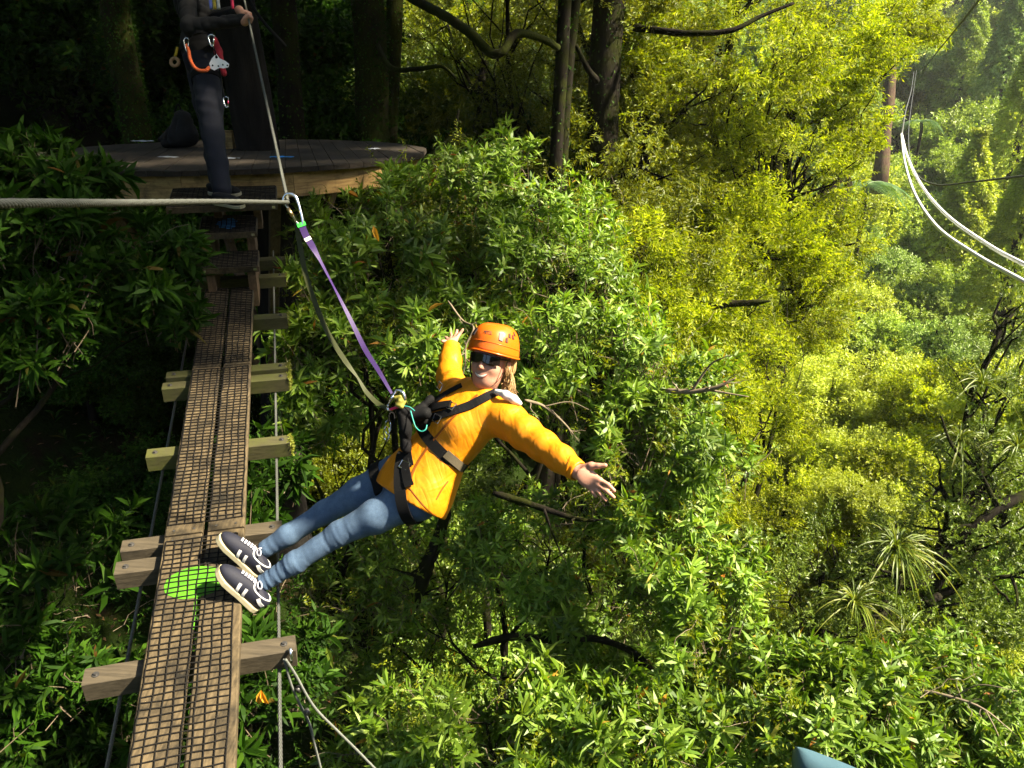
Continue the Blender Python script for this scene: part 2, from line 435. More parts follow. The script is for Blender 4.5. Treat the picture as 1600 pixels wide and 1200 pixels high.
# far zip lines on the right
M['whitecable'] = simple('sun_white_cable', (.86,.87,.88), .35, .15, var=.05, scale=50)  # galvanised steel, its brightness in the sun put into the white colour
M['blackcable'] = simple('dark_cable', (.035,.035,.04), .5, .3)
def line3(name, pts, r, mat, label):
    P = spline([at(x, y, d) for x, y, d in pts], 10)
    o = MB().tube(P, r, 8).build(name, mat, None, True); tag(o, label, 'cable', None); return o
line3('zip_line', [(1720,505,3.1),(1600,440,3.8),(1520,395,4.7),(1462,352,5.8),(1428,300,7.2),(1413,250,8.8),(1408,210,10.6)], .0125, M['whitecable'], 'lower of the two bright white sagging zip lines at right')
line3('zip_line', [(1720,470,3.3),(1600,413,4.0),(1540,380,4.9),(1478,335,6.0),(1440,290,7.4),(1418,245,8.9),(1409,209,10.8)], .0125, M['whitecable'], 'upper of the two bright white sagging zip lines at right')
line3('stay_cable', [(1720,262,5.5),(1600,275,6.5),(1520,284,7.5),(1460,288,9),(1430,268,12),(1420,230,17),(1422,180,26),(1432,110,40)], .0095, M['steel'], 'thin dark cable curving above the white zip lines')
line3('stay_cable', [(1409,209,10.8),(1416,170,18),(1424,140,27),(1428,112,40)], .012, M['steel'], 'faint grey cable running from the white loop up to far trees')
line3('stay_cable', [(1560,-40,7),(1530,0,8),(1490,50,11),(1450,100,17),(1430,130,30)], .011, M['blackcable'], 'black cable slanting down from the upper right corner')

# ------------------------------------------------------------------ foliage tools
T8 = (np.array([[0,0,0],[.32,-.5,.07],[.32,0,-.02],[.32,.5,.07],[.68,-.42,.02],[.68,0,-.07],[.68,.42,.02],[1,0,-.16]], float),
      np.array([[0,2,1],[0,3,2],[4,5,7],[5,6,7]]), np.array([[1,2,5,4],[2,3,6,5]]))
T4 = (np.array([[0,0,0],[.45,-.5,.08],[.5,0,-.03],[.45,.5,.08],[1,0,-.10]], float),
      np.array([[0,2,1],[0,3,2],[1,2,4],[2,3,4]]), None)
T2 = (np.array([[0,0,0],[.5,-.5,.06],[1,0,-.06],[.5,.5,.06]], float), np.array([[0,2,1],[0,3,2]]), None)
TL = (np.array([[0,0,0],[.30,-.46,.03],[.30,.46,.03],[.66,-.40,-.02],[.66,.40,-.02],[1,0,-.14]], float), np.array([[0,2,1],[3,4,5]]), np.array([[1,2,4,3]]))
def unit(A): return A/(np.linalg.norm(A, axis=-1, keepdims=True)+1e-9)
def leaf_mesh(name, P, D, N, L, Wd, T, mat):
    tv, f3, f4 = T; k = len(tv); n = len(P)
    D = unit(D); S = unit(np.cross(N, D)); N = np.cross(D, S)
    V = P[:, None] + L[:, None, None]*(tv[None, :, 0, None]*D[:, None] + tv[None, :, 2, None]*N[:, None]) \
        + Wd[:, None, None]*tv[None, :, 1, None]*S[:, None]
    off = (np.arange(n)*k)[:, None, None]
    F = [(f3[None]+off).reshape(-1, 3)]
    if f4 is not None: F.append((f4[None]+off).reshape(-1, 4))
    me = mesh_np(name, V.reshape(-1, 3), F); me.materials.append(mat); return me
def sprays(tips, ax, nl, length, L0, L1, theta, r, droop=.15, twist=2.4, jit=.18):
    """leaves set round twigs: nl per twig over `length` metres behind the tip; returns P, D, N, L"""
    n = len(tips); ax = unit(ax)
    X = unit(np.cross(ax, r.normal(0, 1, (n, 3)))); Y = np.cross(ax, X)
    i = np.arange(nl)[None]
    ph = i*twist + r.normal(0, .25, (n, nl)); th = theta[0] + (theta[1]-theta[0])*(i/max(nl-1, 1)) + r.normal(0, .16, (n, nl))
    D = np.cos(th)[..., None]*ax[:, None] + np.sin(th)[..., None]*(np.cos(ph)[..., None]*X[:, None] + np.sin(ph)[..., None]*Y[:, None])
    D = D + r.normal(0, jit, D.shape) + np.array([0, 0, -droop]); D = unit(D)
    P = tips[:, None] - ax[:, None]*(length*(i/max(nl-1, 1)))[..., None]
    Nn = ax[:, None] - D*np.sum(ax[:, None]*D, -1, keepdims=True) + r.normal(0, .35, D.shape)
    L = r.uniform(L0, L1, (n, nl))*(1-.25*np.abs(i/max(nl-1, 1)-.45))
    return P.reshape(-1, 3), D.reshape(-1, 3), Nn.reshape(-1, 3), L.ravel()
def lobe_tips(c, rad, n, r, ncl=30, shell=.55, sig=.16, out=.8, up=.45, back=-.55):
    """twig tips in clumps through an ellipsoid's shell; few on the side no one sees"""
    c = np.asarray(c, float); rad = np.asarray(rad, float)*np.ones(3)
    tv = nrm(CC-c); dirs = []
    while len(dirs) < ncl:
        v = nrm(r.normal(0, 1, 3))
        if v @ tv > back or r.random() < .25: dirs.append(v)
    dirs = np.array(dirs); q = dirs*(shell+(1-shell)*r.random((ncl, 1))**.6)
    k = r.integers(0, ncl, n)
    u = q[k] + r.normal(0, sig, (n, 3))
    P = c + u*rad
    A = unit(unit(u*rad)*out + np.array([0, 0, up]) + r.normal(0, .35, (n, 3)))
    return P, A, c + q*rad
def wiggle(a, b, n, amp, r):
    t = np.linspace(0, 1, n)[:, None]; P = a*(1-t) + b*t
    d = np.linalg.norm(b-a); ph = r.random(6)*6
    off = np.stack([np.sin(t[:, 0]*5+ph[0])+.5*np.sin(t[:, 0]*11+ph[1]), np.sin(t[:, 0]*4+ph[2])+.5*np.sin(t[:, 0]*12+ph[3]),
                    np.sin(t[:, 0]*6+ph[4])*.6], 1)
    env = np.sin(np.pi*t)**.7
    return P + off*amp*d*env
def project_many(P):
    q = P - CC; d = q @ CF
    return 800+FPX*(q @ CR)/d, 600-FPX*(q @ CU)/d, d

# leaf colours
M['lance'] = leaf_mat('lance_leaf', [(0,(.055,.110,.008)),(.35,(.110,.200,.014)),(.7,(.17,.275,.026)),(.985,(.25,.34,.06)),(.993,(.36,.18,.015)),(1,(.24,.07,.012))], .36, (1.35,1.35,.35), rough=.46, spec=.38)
M['lancedark'] = leaf_mat('shade_toned_lance_leaf', [(0,(.010,.030,.002)),(.6,(.022,.062,.003)),(.98,(.040,.090,.006)),(1,(.08,.04,.008))], .3, (1.3,1.5,.35), rough=.6, spec=.10)  # darker lance copy; the left side's shade is put into its colour
M['yellow'] = leaf_mat('yellow_green_leaf', [(0,(.095,.140,.004)),(.4,(.20,.25,.006)),(.8,(.33,.37,.010)),(1,(.45,.46,.025))], .48, (1.25,1.3,.3), rough=.5, spec=.25, clump=.8, clump_amt=.5)
M['olive'] = leaf_mat('olive_leaf', [(0,(.070,.105,.004)),(.5,(.14,.18,.006)),(1,(.225,.255,.014))], .42, (1.5,1.3,.35), clump=.6)
M['valley'] = leaf_mat('valley_leaf', [(0,(.14,.21,.022)),(.5,(.23,.32,.034)),(1,(.34,.43,.06))], .35, (1.3,1.3,.5), clump=.45)
M['valleyyellow'] = leaf_mat('bright_valley_leaf', [(0,(.20,.26,.022)),(.5,(.32,.39,.035)),(1,(.44,.50,.06))], .38, (1.3,1.25,.45), clump=.45)
M['valleyblue'] = leaf_mat('cool_valley_leaf', [(0,(.13,.20,.035)),(.5,(.20,.29,.055)),(1,(.29,.38,.085))], .3, (1.2,1.3,.6), clump=.45)
M['valleybrown'] = leaf_mat('bronze_valley_leaf', [(0,(.09,.09,.018)),(.5,(.15,.15,.025)),(1,(.22,.21,.04))], .3, (1.3,1.2,.5), clump=.45)
M['small'] = leaf_mat('small_glossy_leaf', [(0,(.055,.095,.010)),(.5,(.115,.175,.018)),(1,(.20,.26,.04))], .28, (1.4,1.4,.4), rough=.42, spec=.4)
M['blade'] = leaf_mat('grass_blade', [(0,(.06,.10,.008)),(.6,(.11,.16,.014)),(1,(.20,.22,.03))], .35, (1.3,1.2,.4))
M['dead'] = leaf_mat('dead_leaf', [(0,(.55,.22,.02)),(1,(.62,.32,.03))], .35, (1.2,1,.4))
M['frond'] = leaf_mat('fern_frond', [(0,(.06,.13,.03)),(1,(.12,.20,.05))], .35, (1.2,1.3,.5))
M['bark'] = bark_mat('bark', (.005,.004,.003), (.017,.014,.010), (.022,.026,.004), .52)  # tone lowered to stand in for shade on the trunks
M['barkmoss'] = bark_mat('mossy_bark', (.010,.009,.005), (.030,.026,.014), (.036,.044,.007), .44)
M['platbark'] = bark_mat('smooth_dark_bark', (.006,.0055,.005), (.020,.018,.016), None, scale=9)
M['barkpale'] = bark_mat('pale_bark', (.04,.026,.018), (.11,.072,.048), (.10,.11,.03), .6)
M['twig'] = simple('twig', (.10,.075,.045), .85, var=.4, scale=20)
M['twigpale'] = simple('pale_twig', (.16,.125,.08), .85, var=.3, scale=20)

LEAF_OBJ = []
for j in range(3):      # shared meshes for single leaves
    tv, f3, f4 = T8; v = tv.copy(); v[:, 1] *= (.21, .24, .19)[j]; v[:, 2] *= (1, 1.6, .6)[j]
    LEAF_OBJ.append((v, f3, f4))
LEAF_CACHE = {}
def single_leaf(parent, p, d, n, L, mat, j):
    key = (mat.name, j)
    if key not in LEAF_CACHE:
        v, f3, f4 = LEAF_OBJ[j]; me = mesh_np('leaf', v, [f3, f4]); me.materials.append(mat); LEAF_CACHE[key] = me
    d = nrm(d); s = nrm(np.cross(n, d)); n = np.cross(d, s)
    o = bpy.data.objects.new('leaf', LEAF_CACHE[key]); COL.objects.link(o); o.parent = parent
    o.matrix_parent_inverse = Matrix.Translation(parent.location).inverted()
    o.matrix_basis = Matrix(((d[0]*L, s[0]*L, n[0]*L, p[0]), (d[1]*L, s[1]*L, n[1]*L, p[1]), (d[2]*L, s[2]*L, n[2]*L, p[2]), (0, 0, 0, 1)))
def woody(root, base, lobes_c, subs, tr, r, bark, lean=.12, twigs=None):
    """trunk from the ground to the lobes, limbs to each lobe and its clumps"""
    cen = np.mean(lobes_c, axis=0)
    tp = wiggle(np.asarray(base)-np.array([0,0,.3]), cen*.8+np.asarray(lobes_c[0])*.2, 14, lean*.4, r)
    MB().tube(tp, np.linspace(tr*1.25, tr*.45, 14), 10, wob=.15).build('trunk', bark, root, True)
    for c, sub in zip(lobes_c, subs):
        k = 7 + int(r.integers(0, 5)); a = tp[min(k, 12)]
        lp = wiggle(a, np.asarray(c), 10, .09, r)
        m = MB(); m.tube(lp, np.linspace(tr*.5, tr*.18, 10), 8, wob=.15)
        for q in sub[::2]:
            s0 = lp[int(r.integers(4, 10))]
            m.tube(wiggle(s0, np.asarray(q), 6, .07, r), np.linspace(tr*.16, max(tr*.04, .003), 6), 5, cap=False)
        m.build('limb', bark, root, True)

def lance_shrub(name, label, lobes, seed, mat='lance', base=None, tr=.05, leafL=(.09,.14), dens=1.0, singles=300, group=None, nl=9, cat='shrub', aspect=.21, bark='bark', fill='olive'):
    r = np.random.default_rng(seed)
    C = [at(*l[:3]) for l in lobes]
    if base is None: c0 = np.mean(C, axis=0); base = (c0[0], c0[1]+.2)
    bz = float(ground_z(base[0], base[1])); b3 = np.array([base[0], base[1], min(bz, C[0][2]-.5)])
    root = empty(name, b3, label, cat, group)
    Ps, Ds, Ns, Ls, subs, tw = [], [], [], [], [], MB()
    for l, c in zip(lobes, C):
        rad = np.array(l[3])*np.ones(3); n = int(360*dens*float(np.mean(rad))**2) + 40
        tips, ax, sub = lobe_tips(c, rad, n, r, ncl=max(14, int(34*float(np.mean(rad))**1.5)), sig=.13, up=.55)
        subs.append(sub); wsc = np.clip(r.normal(1.0, .26, n), .45, 1.4)
        for th, ln, k in (((1.25, .45), .05, nl), ((1.45, .9), .16, nl-2)):
            P, D, N, L = sprays(tips if ln < .1 else tips - ax*.05, ax, k, ln, leafL[0], leafL[1], th, r, droop=.10)
            Ps.append(P); Ds.append(D); Ns.append(N); Ls.append(L*np.repeat(wsc, k))
        for t_, a_ in zip(tips[::2], ax[::2]):
            tw.tube(np.array([t_, t_-a_*.12+np.array([0,0,-.01]), t_-a_*.28+r.normal(0,.03,3)+np.array([0,0,-.06])]), [.0022,.003,.004], 3, cap=False)
    P, D, N, L = map(np.concatenate, (Ps, Ds, Ns, Ls))
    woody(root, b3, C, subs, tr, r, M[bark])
    x, y, d = project_many(P + unit(D)*L[:, None]*.5)
    score = np.where((x > 5) & (x < 1595) & (y > 5) & (y < 1195) & (d > .5), L/np.maximum(d, .1), 0)
    top = np.argsort(-score)[:singles]; top = top[score[top] > 0]
    for q in top: single_leaf(root, P[q], D[q], N[q], L[q], M[mat], int(r.integers(0, 3)))
    keep = np.ones(len(P), bool); keep[top] = False
    o = link('foliage', leaf_mesh('foliage', P[keep], D[keep], N[keep], L[keep], L[keep]*aspect*r.uniform(.8,1.25,keep.sum()), TL, M[mat]), root); o['kind'] = 'stuff'
    o = tw.build('twigs', M['twig'], root); o['kind'] = 'stuff'
    if fill:
        Fs = []; bt = MB()
        for l, c in zip(lobes, C):
            rad = np.array(l[3])*np.ones(3); n = int(170*float(np.mean(rad))**2)+20
            tips, ax, _ = lobe_tips(c, rad*1.02, n, r, ncl=14, shell=.6, sig=.2, up=.2); Fs.append(sprays(tips, ax, 12, .16, .025, .05, (.8, 1.0), r, droop=.2, twist=3.0))
            for t_, a_ in list(zip(tips, ax))[::9]: bt.tube(wiggle(t_-a_*.3, t_+a_*.08+r.normal(0,.05,3), 6, .08, r), np.linspace(.0035,.0012,6), 4, cap=False)
        P, D, N, L = map(np.concatenate, zip(*Fs))
        o = link('fine_leaves', leaf_mesh('fine_leaves', P, D, N, L, L*.38, T2, M[fill]), root); o['kind'] = 'stuff'
        o = bt.build('bare_twigs', M['twigpale'], root); o['kind'] = 'stuff'
    return root

def fine_tree(name, label, lobes, seed, mat='yellow', base=None, tr=.14, leafL=(.05,.075), dens=1.0, aspect=.3, nl=16, length=.3, group=None, cat='tree', bark='bark', T=T4, up=.15, droop=.3, trunk=True, extra_trunks=()):
    r = np.random.default_rng(seed)
    C = [np.asarray(l[0]) if len(l) == 2 else at(*l[:3]) for l in lobes]; R_ = [l[-1] for l in lobes]
    c0 = np.mean(C, axis=0)
    if base is None: base = (c0[0], c0[1]+.2)
    bz = float(ground_z(base[0], base[1])); b3 = np.array([base[0], base[1], min(bz, c0[2]-.6)])
    root = empty(name, b3, label, cat, group)
    Ps, Ds, Ns, Ls, subs = [], [], [], [], []
    for c, rad in zip(C, R_):
        rad = np.array(rad)*np.ones(3); mr = float(np.mean(rad)); n = int(210*dens*mr**2) + 20
        tips, ax, sub = lobe_tips(c, rad, n, r, ncl=max(18, int(20*mr**1.6)), sig=.125, up=up)
        subs.append(sub)
        P, D, N, L = sprays(tips, ax, nl, length, leafL[0], leafL[1], (.75, .95), r, droop=droop, twist=3.0)
        Ps.append(P); Ds.append(D); Ns.append(N); Ls.append(L)
    P, D, N, L = map(np.concatenate, (Ps, Ds, Ns, Ls))
    if trunk: woody(root, b3, C, subs, tr, r, M[bark])
    o = link('crown', leaf_mesh('crown', P, D, N, L, L*aspect, T, M[mat]), root); o['kind'] = 'stuff'
    return root

# ------------------------------------------------------------------ near shrubs with long narrow leaves
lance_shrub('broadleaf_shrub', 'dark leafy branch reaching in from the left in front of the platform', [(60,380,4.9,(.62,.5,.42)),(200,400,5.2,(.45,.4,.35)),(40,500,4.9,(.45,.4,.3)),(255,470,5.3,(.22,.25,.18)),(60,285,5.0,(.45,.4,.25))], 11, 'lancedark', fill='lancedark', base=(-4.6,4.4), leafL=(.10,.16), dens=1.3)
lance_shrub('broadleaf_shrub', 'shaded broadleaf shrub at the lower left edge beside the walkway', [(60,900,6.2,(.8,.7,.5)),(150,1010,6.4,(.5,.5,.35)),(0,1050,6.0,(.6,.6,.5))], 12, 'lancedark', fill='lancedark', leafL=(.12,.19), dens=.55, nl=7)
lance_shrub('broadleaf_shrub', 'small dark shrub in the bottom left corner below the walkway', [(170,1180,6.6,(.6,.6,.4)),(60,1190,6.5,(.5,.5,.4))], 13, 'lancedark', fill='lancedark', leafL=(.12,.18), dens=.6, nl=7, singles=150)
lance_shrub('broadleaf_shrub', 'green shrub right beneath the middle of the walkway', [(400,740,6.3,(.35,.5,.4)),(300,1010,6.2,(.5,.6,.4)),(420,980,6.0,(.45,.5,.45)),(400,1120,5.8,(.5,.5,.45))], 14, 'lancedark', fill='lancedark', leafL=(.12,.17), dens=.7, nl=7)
lance_shrub('broadleaf_shrub', 'broadleaf shrub growing under the right end of the platform', [(600,380,7.4,(.75,.7,.65)),(520,440,7.2,(.5,.6,.5)),(700,330,7.8,(.8,.7,.6))], 15, leafL=(.10,.145), dens=1.1)
lance_shrub('broadleaf_shrub', 'leafy shrub mass directly left of the woman beyond the purple strap', [(560,520,7.0,(.7,.6,.5)),(640,560,6.9,(.55,.6,.5)),(500,600,7.2,(.5,.6,.5))], 16, leafL=(.10,.145), dens=1.0)
lance_shrub('broadleaf_shrub', 'sunlit shrub rising above the woman\'s helmet', [(800,330,8.2,(1.0,.9,.75)),(740,430,7.6,(.8,.8,.65)),(880,440,7.6,(.85,.8,.7))], 17, leafL=(.085,.125), dens=1.3)
lance_shrub('broadleaf_shrub', 'bright shrub right behind the woman\'s outstretched arm', [(900,560,6.6,(.75,.7,.6)),(1000,600,6.4,(.7,.7,.65)),(1060,700,6.2,(.65,.7,.65)),(980,720,6.0,(.5,.6,.5))], 18, leafL=(.075,.115), dens=1.7)
lance_shrub('broadleaf_shrub', 'pale green leafy slope face below the outstretched hand', [(1060,850,5.9,(.55,.6,.6)),(1090,960,5.7,(.5,.6,.55)),(1120,1060,5.6,(.5,.5,.5))], 19, leafL=(.075,.115), dens=1.7)
lance_shrub('broadleaf_shrub', 'shadowed shrub hollow under the woman\'s hips', [(860,860,7.2,(.9,.8,.7)),(700,900,7.6,(.9,.8,.8)),(930,980,6.8,(.7,.7,.6)),(560,980,7.8,(.9,.8,.8))], 20, leafL=(.08,.125), dens=1.2)
lance_shrub('broadleaf_shrub', 'sunny shrub at the bottom centre of the view', [(760,1130,5.4,(.6,.55,.42)),(900,1150,5.2,(.6,.5,.4)),(1000,1180,5.0,(.5,.5,.35)),(640,1170,5.8,(.6,.5,.4))], 21, leafL=(.095,.145), dens=1.45)
lance_shrub('broadleaf_shrub', 'sunny shrub over the blue sheet at the bottom right', [(1240,1100,5.2,(.5,.5,.36)),(1360,1120,5.2,(.5,.5,.36)),(1300,1170,4.9,(.45,.4,.25)),(1180,1130,5.3,(.4,.4,.3))], 22, leafL=(.09,.135), dens=1.5)
lance_shrub('broadleaf_shrub', 'straggly twiggy shrub in the bottom right corner', [(1500,1090,5.6,(.55,.5,.42)),(1590,1130,5.4,(.5,.5,.45)),(1440,1040,5.9,(.4,.4,.3)),(1520,1190,5.2,(.6,.5,.3))], 23, leafL=(.075,.12), dens=1.1)

# ------------------------------------------------------------------ fine-leaved trees of the middle distance
fine_tree('yellow_green_tree', 'large sunlit yellow-green tree filling the upper middle', [(1130,110,13,(2.0,1.8,1.4)),(1220,260,13.2,(1.25,1.4,1.3)),(1310,80,13.5,(1.15,1.2,.9)),(1180,400,12,(1.2,1.2,1.1)),(1420,30,14,(.9,1,.5)),(1290,380,13.4,(.8,1,.8)),(1270,480,13.6,(.7,.9,.7)),(1330,190,13.6,(.7,.9,.7)),(1200,-180,13.5,(2.2,2,1.5))], 31, tr=.20, base=(1.9,12.6), dens=2.4, T=T2, leafL=(.068,.105), length=.34)
fine_tree('yellow_green_tree', 'yellow-green tree below the big one at the edge of the valley', [(1130,560,11.5,(1.0,1.1,.9)),(1220,500,13,(1.0,1.1,.9)),(1190,660,12,(.9,1,.8)),(1120,740,10.5,(.75,.9,.7)),(1180,830,11,(.7,.8,.7)),(1030,490,9.6,(.8,.8,.7)),(1110,480,9.8,(.75,.8,.7)),(990,400,9.8,(.8,.8,.7)),(1080,600,9.3,(.6,.7,.6))], 32, tr=.10, dens=2.5, T=T2, leafL=(.06,.095))
fine_tree('olive_tree', 'left part of the big yellow-green tree, shade put into its olive leaves', [(985,250,12.4,(1.6,1.5,1.2)),(980,60,12.8,(1.4,1.4,1.1)),(950,-150,12.5,(2.0,1.8,1.4)),(1050,410,11,(1.1,1.1,.9)),(1070,150,12.4,(1.0,1.1,.9))], 37, 'olive', tr=.16, base=(1.5,11.8), dens=2.4, T=T2, leafL=(.068,.10), length=.34)  # olive leaf colour stands in for shade on the big tree's left
fine_tree('olive_tree', 'shaded olive-green tree behind the two thin dark trunks', [(760,150,15,(1.6,1.6,1.5)),(880,120,14,(1.3,1.4,1.3)),(700,40,15,(1.5,1.5,1.2)),(820,-120,14,(1.8,1.8,1.3)),(650,210,16,(1.5,1.5,1.0))], 33, 'olive', tr=.14, base=(.75,10.9), dens=1.9, T=T2)
fine_tree('olive_tree', 'bright yellow-lit tree glimpsed between trunks right of the platform', [(690,120,21,(2.6,2.2,2.2)),(780,230,20,(2.2,2,1.6)),(600,200,22,(2,2,1.6)),(500,60,22,(2.2,2.,2))], 34, 'yellow', tr=.16, leafL=(.07,.1), dens=.9, T=T2)
fine_tree('small_leaved_tree', 'dark glossy small-leaved tree at the right edge with perching plants', [(1540,640,10.8,(.75,.8,.9)),(1480,830,10.6,(.7,.8,.7)),(1580,900,10.2,(.8,.8,.9)),(1480,960,10,(.75,.7,.6)),(1390,960,10.2,(.6,.7,.55)),(1400,900,9.9,(.5,.5,.4)),(1340,980,9.5,(.4,.5,.3)),(1530,700,10.4,(.6,.6,.6)),(1470,760,10.3,(.5,.5,.5)),(1590,830,10.0,(.5,.5,.5)),(1590,480,10.8,(.6,.7,.6)),(1560,760,11,(.7,.7,.7))], 35, 'small', tr=.15, leafL=(.04,.065), aspect=.42, dens=2.2, T=T2, up=.5, droop=0, nl=14, length=.18)
fine_tree('small_leaved_tree', 'silvery small-leaved bush in the lower right hollow', [(1240,930,9.6,(.6,.6,.55)),(1300,850,10,(.55,.6,.5)),(1220,840,10.2,(.5,.6,.5)),(1310,1000,9.2,(.55,.6,.4)),(1400,820,11,(.5,.6,.5))], 36, 'small', tr=.07, leafL=(.04,.06), aspect=.45, dens=2.2, T=T2, up=.5, droop=0, nl=14, length=.18)

# standing trunks, with crown lobes above the frame added to shade the left half
def trunk_path(px, d, z0, z1, lean=(0, 0), n=16, seed=0, py=150):
    r = np.random.default_rng(seed); p = at(px, py, d)
    a = np.array([p[0]-lean[0]*.5, p[1]-lean[1]*.5, z0]); b = np.array([p[0]+lean[0], p[1]+lean[1], z1])
    return wiggle(a, b, n, .012, r)
def ivy(root, path, rad, n, r, mat='lancedark', L=(.03,.06), name='climber'):
    k = r.integers(0, len(path)-1, n); f = r.random((n, 1)); P = path[k]*(1-f) + path[k+1]*f
    R = (np.interp(k, np.arange(len(rad)), rad))
    a = r.random(n)*2*math.pi; O = np.stack([np.cos(a), np.sin(a), np.zeros(n)], 1)
    P = P + O*(R*(.98+.18*r.random(n)**2))[:, None]
    D = unit(O*.5 + r.normal(0, .5, (n, 3)) + np.array([0, 0, -.5])); Lh = r.uniform(L[0], L[1], n)
    o = link(name, leaf_mesh(name, P, D, O + r.normal(0, .3, (n, 3)), Lh, Lh*.55, T2, M[mat]), root); o['kind'] = 'stuff'
def tall_tree(name, label, px, d, r0, r1, ztop, lobes, seed, bark='bark', ivy_n=0, lean=(0, 0), crown='olive', dens=.7, py=150, xy=None, limbs=()):
    r = np.random.default_rng(seed)
    p = at(px, py, d) if xy is None else np.array([xy[0], xy[1], 0])
    z0 = float(ground_z(p[0], p[1])) - .4
    a = np.array([p[0]-lean[0]*.4, p[1]-lean[1]*.4, z0]); b = np.array([p[0]+lean[0], p[1]+lean[1], ztop])
    path = wiggle(a, b, 18, .010, r); rad = np.linspace(r0, r1, 18); rad[0] *= 1.5; rad[1] *= 1.15
    root = empty(name, a + np.array([0, 0, .4]), label, 'tree')
    MB().tube(path, rad, 16, wob=.10).build('trunk', M[bark], root, True)
    if ivy_n: ivy(root, path, rad, ivy_n, r)
    Ps = []
    for c, R in lobes:
        c = np.asarray(c, float); R = np.array(R)*np.ones(3); mr = R.mean(); n = int(66*dens*mr**2)
        tips, ax, sub = lobe_tips(c, R, n, r, ncl=int(10*mr**1.5)+8, sig=.15, up=.2, back=-2)
        Ps.append(sprays(tips, ax, 14,   .42, .165, .24, (.75, .95), r, droop=.3, twist=3.0))
        k = int(r.integers(15, 18)); m = MB(); lp = wiggle(path[k], c, 9, .08, r)
        m.tube(lp, np.linspace(rad[k]*.5, .02, 9), 7)
        for q in sub[::2]: m.tube(wiggle(lp[int(r.integers(3, 9))], q, 5, .06, r), np.linspace(.03, .008, 5), 4, cap=False)
        m.build('limb', M[bark], root, True)
    for pts, ra, rb in limbs:
        P = spline([at(*q) for q in pts], 8); MB().tube(P, np.linspace(ra, rb, len(P)), 8, wob=.2).build('limb', M[bark], root, True)
    if Ps:
        P, D, N, L = map(np.concatenate, zip(*Ps))
        o = link('crown', leaf_mesh('crown', P, D, N, L, L*.36, T2, M[crown]), root); o['kind'] = 'stuff'
    return root
tall_tree('platform_tree', 'smooth dark trunk rising through the centre of the round platform', 0, 0, .27, .20, 21, [((-3.4,9.5,19.5),(2.4,2.2,1.3)),((-.6,8.6,19),(2.0,2.0,1.2)),((2.2,8.4,19.2),(1.9,1.9,1.1)),((0,5.2,18.8),(1.9,1.6,1.0)),((2.6,5.4,19.2),(1.7,1.5,1.0)),((-2.8,6,19),(2,2,1.1)),((-5.8,7.4,18.8),(2.2,2.2,1.2)),((.6,11.4,19.4),(2.1,2,1.2)),((-2.6,3.0,18.6),(1.9,1.8,1.0))], 41, 'platbark', xy=(TC[0], TC[1]), dens=2.3)
tall_tree('forest_tree', 'thick moss-covered trunk standing behind the right side of the platform', 566, 12.6, .30, .22, 21, [((-1.5,12.5,20.5),(2.4,2.2,1.3)),((1.2,11.6,20),(2.2,2,1.2)),((-3,14,20),(2,2,1.3))], 42, 'barkmoss', 9000, dens=.9,
  limbs=[([(585,60,12.3),(610,105,11.8),(650,108,11.4),(690,104,11.2),(712,122,11)],.045,.02)])
tall_tree('forest_tree', 'slimmer trunk close beside the thick moss-covered one', 606, 13.4, .17, .12, 20, [((2.4,13.4,20),(2,2,1.2))], 43, 'barkmoss', 3500, lean=(.15,0),
  limbs=[([(606,-40,13.2),(640,-5,12),(690,22,11),(735,52,10.4),(765,82,10.2),(785,80,10.1),(808,52,10.2),(850,62,10.5),(872,75,10.8)],.075,.045)])
tall_tree('forest_tree', 'mossy trunk at the far left behind the platform', 205, 11.4, .22, .16, 20, [((-6.2,11.5,19.5),(2.3,2.2,1.3)),((-8.5,10,19.5),(2.2,2,1.3)),((-4.6,12.5,19),(1.8,1.8,1.1))], 44, 'barkmoss', 9000)
tall_tree('forest_tree', 'leaning dark trunk at the left edge of the view', 75, 13.5, .20, .15, 20, [((-10,13,19.5),(2.5,2.3,1.4)),((-3,16,21),(2.4,2.2,1.3)),((-6.2,16.5,21),(2.4,2.2,1.3)),((.2,15.6,21),(2.2,2,1.2)),((-1.5,19.5,22.5),(2.6,2.4,1.3)),((-5.5,21,23),(2.8,2.6,1.4)),((-9.5,18,22),(2.6,2.4,1.4))], 45, 'bark', 2500, lean=(-.5,0), dens=1.3)  # outlying lobes added above the frame to darken the upper left
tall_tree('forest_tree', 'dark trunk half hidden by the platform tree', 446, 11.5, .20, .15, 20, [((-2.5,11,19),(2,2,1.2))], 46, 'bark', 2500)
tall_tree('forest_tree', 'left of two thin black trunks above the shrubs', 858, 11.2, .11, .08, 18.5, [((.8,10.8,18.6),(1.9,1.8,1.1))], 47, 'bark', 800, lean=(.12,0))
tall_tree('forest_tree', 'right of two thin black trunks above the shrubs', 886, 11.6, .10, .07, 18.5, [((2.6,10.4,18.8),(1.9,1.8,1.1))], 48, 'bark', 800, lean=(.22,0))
tall_tree('forest_tree', 'broad black trunk in front of the big yellow-green tree', 955, 12.2, .31, .20, 20, [((3.8,11.8,19.6),(2.3,2.2,1.3)),((4.4,8.4,19.2),(1.5,1.6,1.0)),((4.6,5.6,19.2),(1.7,1.4,.9)),((2.4,3.6,18.8),(1.6,1.2,.9)),((4.6,3.9,19.0),(1.2,.7,.7))], 49, 'bark', 2500, lean=(.1,0), dens=1.5,  # off-trunk lobes added to shade the left while the woman stays sunlit
  limbs=[([(962,40,12),(1010,45,11.6),(1070,52,11.2),(1140,48,11),(1190,25,11),(1240,5,11)],.06,.02),([(955,150,12),(920,110,11.6),(900,70,11.3)],.06,.03)])
